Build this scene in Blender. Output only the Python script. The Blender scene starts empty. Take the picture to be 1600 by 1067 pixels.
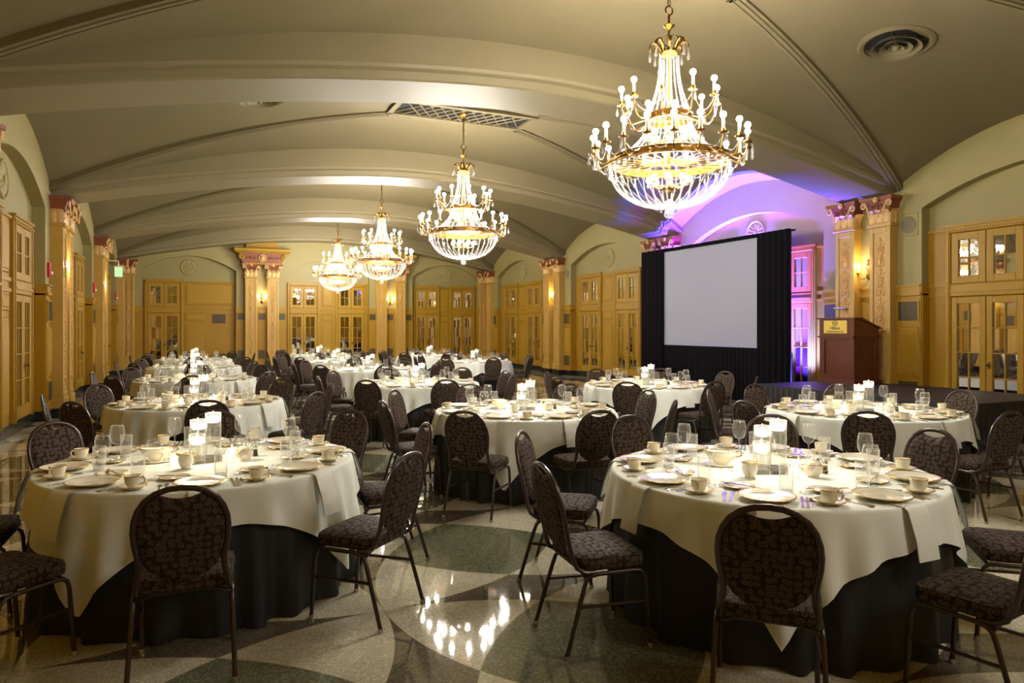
import bpy, math, random
from math import sin, cos, pi, sqrt, atan2, radians
from mathutils import Vector, Matrix
random.seed(7)
S = bpy.context.scene
C = S.collection

# ------------------------------------------------------------------ camera, world, large lights, exposure
CAM_H = 1.62
YAW = math.atan(500 / 1100)
cd = bpy.data.cameras.new('camera'); cam = bpy.data.objects.new('camera', cd); C.objects.link(cam)
cam.location = (0, 0, CAM_H); cam.rotation_euler = (pi / 2, 0, -YAW)
cd.sensor_fit = 'HORIZONTAL'; cd.sensor_width = 36; cd.lens = 1100 / 1600 * 36; cd.shift_y = -22.5 / 1600
cd.clip_start = .05; cd.clip_end = 200
S.camera = cam
W = bpy.data.worlds.new('world'); S.world = W; W.use_nodes = True
W.node_tree.nodes['Background'].inputs[0].default_value = (.02, .02, .02, 1)
S.view_settings.view_transform = 'Standard'; S.view_settings.look = 'None'
S.view_settings.exposure = 1.8; S.view_settings.gamma = 1; S.view_settings.use_curve_mapping = False
S.cycles.max_bounces = 7; S.cycles.diffuse_bounces = 4; S.cycles.glossy_bounces = 4
S.cycles.transmission_bounces = 4; S.cycles.transparent_max_bounces = 40
S.cycles.caustics_reflective = False; S.cycles.caustics_refractive = False
S.cycles.sample_clamp_indirect = 4.0

BULB = 150.0        # emission of the chandelier bulbs, which light the room
SCONCE_W = 4.0
CANDLE_W = 3.8
UP_W = 1100.0
BULB_COL = (1.0, .95, .86, 1)

def lamp(name, kind, loc, power, col, parent=None, radius=.1, rot=None, spot=None):
    l = bpy.data.lights.new(name, kind); l.energy = power; l.color = col
    if kind in ('POINT', 'SPOT'): l.shadow_soft_size = radius
    if spot: l.spot_size = spot; l.spot_blend = .8
    o = bpy.data.objects.new(name, l); C.objects.link(o); o.location = loc
    if rot: o.rotation_euler = rot
    if parent: o.parent = parent
    return o
# coloured uplighting behind the projection screen (floor wash of the stage bay)
def aim(src, dst):
    d = Vector(dst) - Vector(src); return d.to_track_quat('-Z', 'Y').to_euler()
for src, dst, col, k, sz in [((11.2, 11.3, .25), (10.2, 12.2, 5.2), (.0, .05, 1.0), 3.0, 1.3), ((11.2, 12.6, .25), (8.8, 12.5, 5.3), (.0, .055, 1.0), 6.5, 1.5),
                             ((11.2, 14.2, .25), (10.4, 13.2, 5.2), (.0, .045, 1.0), 3.2, 1.3),
                             ((11.12, 10.5, .3), (11.45, 11.0, 2.6), (.05, .07, 1.0), 1.4, 1.5), ((11.1, 11.6, .3), (11.5, 12.0, 4.0), (.20, .02, 1.0), 3.0, 1.5), ((11.1, 13.2, .3), (11.5, 12.9, 4.0), (.20, .02, 1.0), 3.0, 1.5)]:
    lamp('uplight_beam', 'SPOT', src, UP_W * k, col, radius=.06, rot=aim(src, dst), spot=sz)

# ------------------------------------------------------------------ helpers
def lin(*c):
    r = []
    for x in c:
        x /= 255.0; r.append(x / 12.92 if x <= .04045 else ((x + .055) / 1.055) ** 2.4)
    return tuple(r) + (1,)

class MB:
    def __init__(s): s.v = []; s.f = []; s.m = []; s.uv = {}
    def quad(s, a, b, c, d, m=0):
        n = len(s.v); s.v += [a, b, c, d]; s.f.append((n, n + 1, n + 2, n + 3)); s.m.append(m)
    def poly(s, pts, m=0):
        n = len(s.v); s.v += list(pts); s.f.append(tuple(range(n, n + len(pts)))); s.m.append(m)
    def box(s, x0, x1, y0, y1, z0, z1, m=0):
        n = len(s.v)
        s.v += [(x, y, z) for z in (z0, z1) for y in (y0, y1) for x in (x0, x1)]
        for q in ((0, 2, 3, 1), (4, 5, 7, 6), (0, 1, 5, 4), (2, 6, 7, 3), (0, 4, 6, 2), (1, 3, 7, 5)):
            s.f.append(tuple(n + i for i in q)); s.m.append(m)
    def chbox(s, x0, x1, y0, y1, z0, z1, c, m=0):
        # box whose -y face is chamfered by c (a raised panel or bevelled moulding)
        n = len(s.v)
        s.v += [(x0, y1, z0), (x1, y1, z0), (x1, y1, z1), (x0, y1, z1), (x0, y0 + c, z0), (x1, y0 + c, z0), (x1, y0 + c, z1), (x0, y0 + c, z1),
                (x0 + c, y0, z0 + c), (x1 - c, y0, z0 + c), (x1 - c, y0, z1 - c), (x0 + c, y0, z1 - c)]
        for q in ((8, 9, 10, 11), (4, 5, 9, 8), (5, 6, 10, 9), (6, 7, 11, 10), (7, 4, 8, 11), (0, 1, 5, 4), (1, 2, 6, 5), (2, 3, 7, 6), (3, 0, 4, 7), (0, 3, 2, 1)):
            s.f.append(tuple(n + i for i in q)); s.m.append(m)
    def grid(s, fn, nu, nv, m=0, flip=False, uvfn=None, wrap=False):
        n = len(s.v); w = nu if wrap else nu + 1
        for j in range(nv + 1):
            for i in range(w):
                s.v.append(fn(i / nu, j / nv))
                if uvfn: s.uv[n + j * w + i] = uvfn(i / nu, j / nv)
        for j in range(nv):
            for i in range(nu):
                a = n + j * w + i; b = n + j * w + (i + 1) % w; c = b + w; d = a + w
                s.f.append((a, d, c, b) if flip else (a, b, c, d)); s.m.append(m)
    def lathe(s, prof, n=20, m=0, cx=0, cy=0, cz=0, arc=2 * pi, a0=0):
        N = len(prof)
        s.grid(lambda u, t: (cx + prof[round(t * (N - 1))][0] * cos(a0 + arc * u), cy + prof[round(t * (N - 1))][0] * sin(a0 + arc * u), cz + prof[round(t * (N - 1))][1]), n, N - 1, m, wrap=(arc >= 2 * pi - 1e-6))
    def tube(s, pts, r, n=8, m=0, closed=False, caps=True, flat=1.0):
        P = [Vector(p) for p in pts]; N = len(P)
        R = r if isinstance(r, (list, tuple)) else [r] * N
        base = len(s.v); prevn = None
        for i, p in enumerate(P):
            if closed: t = P[(i + 1) % N] - P[i - 1]
            else: t = P[min(i + 1, N - 1)] - P[max(i - 1, 0)]
            if t.length < 1e-9: t = Vector((0, 0, 1))
            t.normalize()
            if prevn is None:
                ref = Vector((0, 0, 1)) if abs(t.z) < .9 else Vector((1, 0, 0))
                nn = (ref - t * ref.dot(t)).normalized()
            else:
                nn = prevn - t * prevn.dot(t)
                nn = nn.normalized() if nn.length > 1e-6 else prevn
            prevn = nn; bb = t.cross(nn)
            for k in range(n):
                a = 2 * pi * k / n; q = p + nn * (R[i] * cos(a)) + bb * (R[i] * sin(a) * flat)
                s.v.append(tuple(q))
        for i in range(N if closed else N - 1):
            for k in range(n):
                a = base + i * n + k; b = base + i * n + (k + 1) % n; j = (i + 1) % N
                s.f.append((a, b, base + j * n + (k + 1) % n, base + j * n + k)); s.m.append(m)
        if caps and not closed:
            s.f.append(tuple(base + k for k in range(n))[::-1]); s.m.append(m)
            s.f.append(tuple(base + (N - 1) * n + k for k in range(n))); s.m.append(m)
    def ball(s, c, r, nu=8, nv=5, m=0, sz=1.0):
        s.lathe([(max(1e-4, r * sin(pi * j / nv)), -r * sz * cos(pi * j / nv)) for j in range(nv + 1)], nu, m, c[0], c[1], c[2])
    def octa(s, c, r, h, m=0):
        n = len(s.v); x, y, z = c
        s.v += [(x + r, y, z), (x, y + r, z), (x - r, y, z), (x, y - r, z), (x, y, z + h), (x, y, z - h)]
        for a, b in ((0, 1), (1, 2), (2, 3), (3, 0)):
            s.f.append((n + a, n + b, n + 4)); s.m.append(m); s.f.append((n + b, n + a, n + 5)); s.m.append(m)
    def prism(s, outline, y0, y1, m=0):
        # outline in (x,z) counter-clockwise seen from -y
        n = len(s.v); k = len(outline)
        s.v += [(x, y0, z) for x, z in outline] + [(x, y1, z) for x, z in outline]
        s.f.append(tuple(range(n, n + k))); s.m.append(m); s.f.append(tuple(range(n + k, n + 2 * k))[::-1]); s.m.append(m)
        for i in range(k):
            j = (i + 1) % k; s.f.append((n + j, n + i, n + k + i, n + k + j)); s.m.append(m)
    def xf(s, M, start=0):
        for i in range(start, len(s.v)): s.v[i] = tuple(M @ Vector(s.v[i]))
    def mesh(s, name, mats, smooth=False, autos=None):
        me = bpy.data.meshes.new(name); me.from_pydata(s.v, [], s.f)
        mats = mats if isinstance(mats, (list, tuple)) else [mats]
        for k in mats: me.materials.append(k)
        if len(mats) > 1: me.polygons.foreach_set('material_index', s.m)
        if s.uv:
            L = me.uv_layers.new(name='UVMap')
            for lp in me.loops: L.data[lp.index].uv = s.uv.get(lp.vertex_index, (0, 0))
        if smooth: me.polygons.foreach_set('use_smooth', [True] * len(s.f))
        me.update()
        if autos: me.set_sharp_from_angle(angle=autos)
        return me

def obj(name, me, parent=None, loc=(0, 0, 0), rz=0, kind=None, rot=None):
    o = bpy.data.objects.new(name, me); C.objects.link(o); o.location = loc
    o.rotation_euler = rot if rot else (0, 0, rz)
    if parent: o.parent = parent
    if kind: o['kind'] = kind
    return o
def tag(o, label, cat, group=None):
    o['label'] = label; o['category'] = cat
    if group: o['group'] = group
    return o
def empty(name, loc=(0, 0, 0), rz=0, kind=None):
    o = obj(name, None, None, loc, rz, kind); o.empty_display_size = .1; return o

# ------------------------------------------------------------------ materials
def mat(name, col, rough=.5, metal=0, spec=.5, coat=0):
    m = bpy.data.materials.new(name); m.use_nodes = True
    b = m.node_tree.nodes['Principled BSDF']
    b.inputs['Base Color'].default_value = col; b.inputs['Roughness'].default_value = rough
    b.inputs['Metallic'].default_value = metal; b.inputs['Specular IOR Level'].default_value = spec
    if coat: b.inputs['Coat Weight'].default_value = coat; b.inputs['Coat Roughness'].default_value = .08
    return m
class NT:
    def __init__(s, m): s.t = m.node_tree; s.b = s.t.nodes.get('Principled BSDF')
    def n(s, typ, **kw):
        x = s.t.nodes.new(typ)
        for k, v in kw.items(): setattr(x, k, v)
        return x
    def l(s, a, b): s.t.links.new(a, b)
    def math(s, op, a, b=None, c=None):
        x = s.n('ShaderNodeMath', operation=op)
        for i, q in enumerate((a, b, c)):
            if q is None: continue
            if isinstance(q, (int, float)): x.inputs[i].default_value = q
            else: s.l(q, x.inputs[i])
        return x.outputs[0]
    def mix(s, fac, a, b):
        x = s.n('ShaderNodeMix', data_type='RGBA')
        for k, q in ((0, fac), (6, a), (7, b)):
            if isinstance(q, (int, float)): x.inputs[k].default_value = q
            elif isinstance(q, tuple): x.inputs[k].default_value = q
            else: s.l(q, x.inputs[k])
        return x.outputs[2]
    def bump(s, h, strength, dist=.01):
        x = s.n('ShaderNodeBump'); x.inputs['Strength'].default_value = strength; x.inputs['Distance'].default_value = dist
        s.l(h, x.inputs['Height']); s.l(x.outputs[0], s.b.inputs['Normal'])
def noisy(name, c1, c2, scale, rough=.6, bump=0, spec=.5, detail=3, coat=0, metal=0):
    m = mat(name, c1, rough, metal, spec, coat); t = NT(m)
    tc = t.n('ShaderNodeTexCoord'); no = t.n('ShaderNodeTexNoise'); no.inputs['Scale'].default_value = scale; no.inputs['Detail'].default_value = detail
    t.l(tc.outputs['Object'], no.inputs['Vector'])
    t.l(t.mix(no.outputs[0], c1, c2), t.b.inputs['Base Color'])
    if bump: t.bump(no.outputs[0], bump)
    return m

M = {}
M['sage'] = noisy('sage_wall_paint', lin(152, 139, 88), lin(145, 132, 81), 3, .55)
M['gold_paint'] = noisy('mustard_paint', lin(162, 123, 30), lin(154, 115, 25), 2.5, .42, spec=.28)
M['gold_paint2'] = noisy('mustard_panel_paint', lin(167, 129, 37), lin(159, 121, 31), 2.5, .42, spec=.28)
M['pil'] = noisy('pilaster_cream_paint', lin(186, 149, 70), lin(177, 140, 60), 4, .42)
M['orn'] = noisy('ornament_bronze_paint', lin(176, 122, 58), lin(214, 172, 96), 30, .45)
M['cap_red'] = noisy('capital_red_glaze', lin(112, 56, 34), lin(146, 82, 50), 22, .5)
M['cap_gold'] = noisy('capital_gilt_cream', lin(220, 186, 120), lin(196, 150, 84), 30, .4)
M['ceil'] = noisy('ceiling_plaster', lin(117, 105, 75), lin(110, 98, 69), 1.2, .7)
M['beam'] = noisy('beam_plaster', lin(128, 116, 87), lin(122, 110, 81), 1.2, .55, spec=.22)
M['black_base'] = noisy('baseboard_black_marble', lin(38, 38, 34), lin(24, 24, 24), 6, .25)
M['dark'] = mat('opening_shade', lin(14, 13, 10), .8)  # black standing in for the shade inside grilles and diffusers
M['grille'] = noisy('grille_bronze', lin(92, 78, 42), lin(76, 63, 32), 20, .45)
M['mirror'] = mat('mirror_pane', (.78, .76, .70, 1), .02, 1.0)
M['brass'] = noisy('brass', lin(132, 96, 38), lin(112, 78, 26), 12, .35, metal=1.0)
M['brass_dark'] = mat('aged_brass', lin(112, 82, 36), .36, 1.0)
M['china'] = mat('cream_china', lin(240, 234, 214), .12, 0, .5, .3)
M['gilt'] = mat('gilt_line', lin(214, 164, 78), .25, 1.0)
M['steel'] = mat('steel_flatware', (.75, .75, .74, 1), .14, 1.0)
M['wax'] = mat('white_wax', lin(250, 246, 232), .5)
M['wax'].node_tree.nodes['Principled BSDF'].inputs['Subsurface Weight'].default_value = 0
M['pink_wax'] = mat('blush_votive_wax', lin(246, 214, 190), .5)
M['frame'] = noisy('chair_frame_brown_enamel', lin(58, 42, 38), lin(48, 34, 30), 9, .28, spec=.6)
M['glide'] = mat('chair_glide_nickel', (.6, .58, .54, 1), .3, 1.0)
M['napkin'] = noisy('napkin_linen', lin(240, 241, 232), lin(230, 231, 220), 60, .8)
M['pepper'] = noisy('pepper_grounds', lin(60, 46, 34), lin(24, 18, 14), 200, .8)
M['red'] = mat('alarm_red', lin(188, 28, 26), .35)
M['white_pl'] = mat('white_plastic', lin(232, 228, 214), .4)
M['speaker'] = noisy('speaker_grey_mesh', lin(128, 118, 92), lin(104, 96, 74), 260, .6)
M['screen'] = mat('projection_screen_white', lin(160, 162, 182), .75)
M['drape'] = noisy('drape_black_velour', lin(15, 14, 19), lin(9, 9, 13), 40, .9, spec=.12)
M['skirt'] = noisy('black_linen', lin(34, 32, 34), lin(26, 25, 26), 60, .6, spec=.5)
M['stage_top'] = noisy('stage_carpet_black', lin(34, 31, 40), lin(24, 22, 29), 120, .55, spec=.5)
M['alu'] = mat('stage_edge_metal', lin(70, 68, 72), .4, .8)
M['plaque'] = noisy('lectern_brass_plaque', lin(216, 190, 92), lin(204, 176, 78), 8, .35, metal=.35)
M['ink'] = mat('plaque_black_ink', lin(28, 22, 14), .5)
M['black_metal'] = mat('black_metal', lin(26, 25, 25), .4)
M['bump_metal'] = mat('mic_chrome', (.8, .78, .74, 1), .18, 1.0)

def wood():
    m = mat('mahogany', lin(82, 34, 22), .28, 0, .5, .3); t = NT(m)
    tc = t.n('ShaderNodeTexCoord'); mp = t.n('ShaderNodeMapping'); mp.inputs['Scale'].default_value = (14, 14, 1.2)
    no = t.n('ShaderNodeTexNoise'); no.inputs['Scale'].default_value = 5; no.inputs['Detail'].default_value = 5
    t.l(tc.outputs['Object'], mp.inputs[0]); t.l(mp.outputs[0], no.inputs['Vector'])
    t.l(t.mix(no.outputs[0], lin(60, 22, 14), lin(112, 50, 30)), t.b.inputs['Base Color'])
    return m
M['wood'] = wood()

def emis(name, col, strength, sample=False):
    m = bpy.data.materials.new(name); m.use_nodes = True; t = m.node_tree
    t.nodes.clear(); e = t.nodes.new('ShaderNodeEmission'); o = t.nodes.new('ShaderNodeOutputMaterial')
    e.inputs[0].default_value = col; e.inputs[1].default_value = strength; t.links.new(e.outputs[0], o.inputs[0])
    m.cycles.emission_sampling = 'AUTO' if sample else 'NONE'
    return m
M['bulb'] = emis('frosted_bulb_lit', (1, .93, .8, 1), 14)
M['lamp_bulb'] = emis('chandelier_bulb_lit', BULB_COL, BULB, True)
M['fill_bulb'] = emis('fill_chandelier_bulb', BULB_COL, BULB * .5, True)  # weaker bulbs of the added fill chandelier out of view
M['flame'] = emis('candle_flame', (1, .72, .36, 1), 16)
M['exit'] = emis('exit_sign_lit', (.62, 1, .5, 1), .3)

def thin_glass(name, tint, gl, rough=.02, white=0.0, base=.05):
    # clear thin-walled glass: mostly transparent, gloss and white mixed in towards edges to imitate lit rims
    m = bpy.data.materials.new(name); m.use_nodes = True; t = NT(m); t.t.nodes.clear()
    o = t.n('ShaderNodeOutputMaterial'); tr = t.n('ShaderNodeBsdfTransparent'); g = t.n('ShaderNodeBsdfGlossy'); mx = t.n('ShaderNodeMixShader')
    lw = t.n('ShaderNodeLayerWeight'); lw.inputs[0].default_value = .5
    tr.inputs[0].default_value = tint; g.inputs['Roughness'].default_value = rough; g.inputs[0].default_value = (1, 1, 1, 1)
    df = t.n('ShaderNodeBsdfTranslucent'); df.inputs[0].default_value = (.9, .9, .88, 1); d2 = t.n('ShaderNodeBsdfDiffuse'); d2.inputs[0].default_value = (.9, .9, .88, 1)
    m0 = t.n('ShaderNodeMixShader'); m1 = t.n('ShaderNodeMixShader'); t.l(df.outputs[0], m0.inputs[1]); t.l(d2.outputs[0], m0.inputs[2]); m1.inputs[0].default_value = .5; t.l(g.outputs[0], m1.inputs[1]); t.l(m0.outputs[0], m1.inputs[2])
    t.l(t.math('MULTIPLY_ADD', t.math('POWER', lw.outputs['Facing'], 3.0), gl, base), mx.inputs[0]); t.l(tr.outputs[0], mx.inputs[1]); t.l(m1.outputs[0], mx.inputs[2])
    out = mx.outputs[0]
    if white:
        d = t.n('ShaderNodeBsdfDiffuse'); d.inputs[0].default_value = (.95, .92, .86, 1); m2 = t.n('ShaderNodeMixShader'); m2.inputs[0].default_value = white
        t.l(out, m2.inputs[1]); t.l(d.outputs[0], m2.inputs[2]); out = m2.outputs[0]
    t.l(out, o.inputs[0]); return m
M['glass'] = thin_glass('clear_glass', (.975, .98, .972, 1), .95, .03, 0, .08)
M['water'] = thin_glass('clear_water', (.985, .99, .985, 1), .25, .02)
M['bead'] = thin_glass('crystal_bead', (.97, .97, .95, 1), .5, .1, .10, .05)
M['crystal'] = thin_glass('crystal_drop', (.97, .97, .96, 1), .6, .05, .04, .03)

def fabric(name):
    # dark brown damask woven with lighter curls: one spiral in each Voronoi cell
    m = mat(name, lin(46, 36, 32), .8, 0, .2); t = NT(m)
    uv = t.n('ShaderNodeUVMap'); sc = t.n('ShaderNodeVectorMath', operation='SCALE'); sc.inputs['Scale'].default_value = 33.0
    t.l(uv.outputs[0], sc.inputs[0])
    vo = t.n('ShaderNodeTexVoronoi', voronoi_dimensions='2D'); vo.inputs['Scale'].default_value = 1.0; vo.inputs['Randomness'].default_value = .55
    t.l(sc.outputs[0], vo.inputs['Vector'])
    df = t.n('ShaderNodeVectorMath', operation='SUBTRACT'); t.l(sc.outputs[0], df.inputs[0]); t.l(vo.outputs['Position'], df.inputs[1])
    sp = t.n('ShaderNodeSeparateXYZ'); t.l(df.outputs[0], sp.inputs[0])
    rgb = t.n('ShaderNodeSeparateColor'); t.l(vo.outputs['Color'], rgb.inputs[0])
    ang = t.math('DIVIDE', t.math('ARCTAN2', sp.outputs[1], sp.outputs[0]), 2 * pi)
    hand = t.math('SUBTRACT', t.math('MULTIPLY', t.math('GREATER_THAN', rgb.outputs[1], .5), 2.0), 1.0)
    ph = t.math('ADD', t.math('MULTIPLY', t.math('ADD', ang, 0.0), hand), rgb.outputs[0])
    fr = t.math('FRACT', t.math('SUBTRACT', t.math('MULTIPLY', vo.outputs['Distance'], 3.6), ph))
    band = t.math('LESS_THAN', t.math('ABSOLUTE', t.math('SUBTRACT', fr, .5)), .19)
    lim = t.math('LESS_THAN', vo.outputs['Distance'], .46)
    k = t.math('MULTIPLY', band, lim)
    no = t.n('ShaderNodeTexNoise'); no.inputs['Scale'].default_value = 900; t.l(uv.outputs[0], no.inputs['Vector'])
    base = t.mix(no.outputs[0], lin(36, 29, 25), lin(49, 40, 34)); hi = t.mix(no.outputs[0], lin(96, 81, 68), lin(122, 105, 88))
    t.l(t.mix(k, base, hi), t.b.inputs['Base Color'])
    t.l(t.math('SUBTRACT', .9, t.math('MULTIPLY', k, .35)), t.b.inputs['Roughness'])
    return m
M['fabric'] = fabric('swirl_damask')

def cloth(name, c1, c2):
    m = mat(name, c1, .8, 0, .3); t = NT(m)
    tc = t.n('ShaderNodeTexCoord'); no = t.n('ShaderNodeTexNoise'); no.inputs['Scale'].default_value = 5
    t.l(tc.outputs['Object'], no.inputs['Vector']); t.l(t.mix(no.outputs[0], c1, c2), t.b.inputs['Base Color']); t.bump(no.outputs[0], .12, .03)
    return m
M['cloth'] = cloth('ivory_tablecloth', lin(238, 241, 233), lin(230, 233, 224))

FL_A = 1.775; FL_O = (1.0, 3.97)
def terrazzo():
    m = mat('polished_terrazzo', (.3, .3, .25, 1), .12, 0, .42); t = NT(m)
    tc = t.n('ShaderNodeTexCoord'); sp = t.n('ShaderNodeSeparateXYZ'); t.l(tc.outputs['Object'], sp.inputs[0])
    u = t.math('FRACT', t.math('ADD', t.math('DIVIDE', t.math('SUBTRACT', sp.outputs[0], FL_O[0]), FL_A), 40.0))
    v = t.math('FRACT', t.math('ADD', t.math('DIVIDE', t.math('SUBTRACT', sp.outputs[1], FL_O[1]), FL_A), 40.0))
    cnt = None; line = None
    for i in (0, 1):
        for j in (0, 1):
            a = t.math('SUBTRACT', u, float(i)); b = t.math('SUBTRACT', v, float(j))
            d = t.math('SQRT', t.math('ADD', t.math('MULTIPLY', a, a), t.math('MULTIPLY', b, b)))
            c = t.math('LESS_THAN', d, 1.0); e = t.math('LESS_THAN', t.math('ABSOLUTE', t.math('SUBTRACT', d, 1.0)), .0011)
            cnt = c if cnt is None else t.math('ADD', cnt, c); line = e if line is None else t.math('MAXIMUM', line, e)
    v1 = t.n('ShaderNodeTexVoronoi'); v1.inputs['Scale'].default_value = 120; t.l(tc.outputs['Object'], v1.inputs['Vector'])
    chips = t.n('ShaderNodeSeparateColor'); t.l(v1.outputs['Color'], chips.inputs[0])
    big = t.n('ShaderNodeTexNoise'); big.inputs['Scale'].default_value = 1.3; t.l(tc.outputs['Object'], big.inputs['Vector'])
    ch = t.math('POWER', chips.outputs[0], 2.0)
    light = t.mix(ch, lin(182, 175, 150), lin(228, 222, 200))
    green = t.mix(ch, lin(84, 88, 68), lin(140, 140, 114))
    dark = t.mix(ch, lin(78, 74, 62), lin(126, 120, 102))
    col = t.mix(t.math('GREATER_THAN', cnt, 2.5), dark, light)
    col = t.mix(t.math('GREATER_THAN', cnt, 3.5), col, green)
    col = t.mix(t.math('MULTIPLY', big.outputs[0], .2), col, lin(140, 124, 92))
    col = t.mix(line, col, lin(170, 154, 112))
    t.l(col, t.b.inputs['Base Color'])
    t.l(t.math('MULTIPLY_ADD', big.outputs[0], .05, .012), t.b.inputs['Roughness'])
    return m
M['floor'] = terrazzo()

# ------------------------------------------------------------------ the room shell
XL, XR, YF, YB = -2.3, 11.5, 27.8, -3.2
XC = 4.6; HW = 6.9
BAY = 6.2; PAIRS = [3.0, 9.2, 15.4, 21.6]; BC = [-.1, 6.1, 12.3, 18.5, 24.7]
b = MB(); b.box(XL - .4, XR + .4, YB - .1, YF + .4, -.1, 0)
obj('floor', b.mesh('floor', M['floor']), kind='structure')

# --- ceiling: shallow groin vaults between arched beams
def zA(u, v): return 5.62 - 1.54 * u * u - .22 * max(0, v * v - u * u)
def zB(u, v): return 5.62 - 1.54 * v * v - .74 * (u * u - v * v)
def ceil_z(X, Y):
    bc = min(BC, key=lambda q: abs(q - Y)); u = abs(X - XC) / HW; v = min(1, abs(Y - bc) / 2.52)
    return zA(u, v) if v >= u else zB(u, v)
def vault(b, yc, hv):
    P = lambda u, v, z: (XC + HW * u, yc + hv * v, z)
    for sg in (1, -1):
        b.grid(lambda t, s: P(sg * s, s * (2 * t - 1), zB(s, s * (2 * t - 1))), 20, 18, 0, flip=(sg > 0))
        b.grid(lambda t, s: P(s * (2 * t - 1), sg * s, zA(abs(s * (2 * t - 1)), s)), 28, 14, 0, flip=(sg < 0))
b = MB()
for yc in BC: vault(b, yc, 2.6)
ceiling = obj('ceiling', b.mesh('ceiling', M['ceil'], smooth=True, autos=radians(14)), kind='structure')
def soffit(x): return 4.88 - .0352 * abs(x - XC) ** 1.7
def sweep_beam(name, yc, prof):
    b = MB(); N = len(prof)
    b.grid(lambda u, t: (XL + .0 + (XR - XL) * u, yc + prof[round(t * (N - 1))][0], soffit(XL + (XR - XL) * u) + prof[round(t * (N - 1))][1]), 48, N - 1)
    return b.mesh(name, M['beam'], smooth=True, autos=radians(25))
PROF = [(-.62, .75), (-.62, .17), (-.60, .13), (-.55, .11), (-.52, .11), (-.50, .02), (-.47, 0), (.47, 0), (.50, .02), (.52, .11), (.55, .11), (.60, .13), (.62, .17), (.62, .75)]
for k, y in enumerate(PAIRS): obj('trim_%d' % (k + 1), sweep_beam('arched_beam', y, PROF), kind='structure')
obj('trim_5', sweep_beam('arched_beam', YF, PROF[:7] + [(.0, 0)]), kind='structure')
# groin ribs: stepped mouldings along the diagonals, from each capital to the central grille
GX, GY = 1.3, .40
for yc in BC[1:]:
    for sx in (1, -1):
        for sy in (1, -1):
            b = MB(); pr = [(-.10, .2), (-.10, -.02), (-.06, -.025), (-.055, -.045), (-.015, -.045), (-.012, -.03), (.012, -.03), (.015, -.045), (.055, -.045), (.06, -.025), (.10, -.02), (.10, .2)]
            n = Vector((-sy * 2.52, sx * HW, 0)).normalized(); N = len(pr)
            def fn(u, t):
                s = .19 + .81 * u; q = pr[round(t * (N - 1))]
                return (XC + sx * HW * s + n.x * q[0] * sx * sy, yc + sy * 2.52 * s + n.y * q[0] * sx * sy, 5.62 - 1.54 * s * s + q[1])
            b.grid(fn, 24, N - 1)
            obj('groin_rib', b.mesh('groin_rib', M['ceil'], smooth=True, autos=radians(30)), ceiling)
    # central openwork grille round the chandelier
    b = MB(); b.box(XC - GX, XC + GX, yc - GY, yc + GY, 5.575, 5.58, 1)  # dark sheet stands in for shade above the openwork
    for s in (-1, 1):
        b.box(XC - GX - .06, XC + GX + .06, yc + s * GY - .05, yc + s * GY + .05, 5.535, 5.60)
        b.box(XC + s * GX - .05, XC + s * GX + .05, yc - GY, yc + GY, 5.535, 5.60)
    g = obj('ceiling_grille', b.mesh('ceiling_grille', [M['ceil'], M['dark']]), ceiling)
    b = MB()
    for i in range(-6, 7):
        for s in (-1, 1):
            x0 = XC + i * .2; x1 = x0 + s * .5
            if min(x0, x1) < XC - GX or max(x0, x1) > XC + GX: continue
            b.tube([(x0, yc - GY, 5.555), (x1, yc + GY, 5.555)], .014, 4)
    obj('lattice', b.mesh('lattice', M['ceil']), g)

# --- round ceiling diffusers
def diffuser():
    b = MB()
    b.lathe([(.47, .02), (.465, -.03), (.43, -.045), (.385, -.03), (.375, -.004)], 40)
    b.lathe([(.38, -.006), (.001, -.006)], 32, 1)  # dark disc painted as the shade inside the duct
    for r in (.31, .2, .1): b.lathe([(r - .002, -.085), (r, -.09), (r - .035, -.075), (r - .06, -.03), (r - .062, -.026), (r - .035, -.068), (r - .002, -.085)], 32)
    for k in range(4): b.box(-.37, .37, -.006, .006, -.03, -.02); b.box(-.006, .006, -.37, .37, -.03, -.02)
    b.ball((0, 0, -.06), .05, 12, 6)
    return b.mesh('diffuser', [M['ceil'], M['dark']], smooth=True, autos=radians(40))
dm = diffuser()
def ceil_point(px, py):
    fx = (px - 800) / 1100; fz = (511 - py) / 1100
    d = Vector((cos(YAW) * fx + sin(YAW), -sin(YAW) * fx + cos(YAW), fz)); t = .5
    while t < 40:
        p = Vector((0, 0, CAM_H)) + d * t
        if p.z > ceil_z(p.x, p.y): return p
        t += .01
def surf_rot(p):
    e = .05; gx = (ceil_z(p.x + e, p.y) - ceil_z(p.x - e, p.y)) / (2 * e); gy = (ceil_z(p.x, p.y + e) - ceil_z(p.x, p.y - e)) / (2 * e)
    return Vector((-gx, -gy, 1)).to_track_quat('Z', 'Y').to_euler()
DIFFP = ceil_point(1400, 66)
for p, lab in ((DIFFP, 'large round ceiling air diffuser with concentric rings, upper right'), (ceil_point(405, 151), 'round ceiling air diffuser partly hidden behind the first arched beam')):
    o = obj('ceiling_diffuser', dm, loc=p - Vector((0, 0, .01)), rot=surf_rot(p)); tag(o, lab, 'air vent', 'ceiling diffusers')

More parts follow.
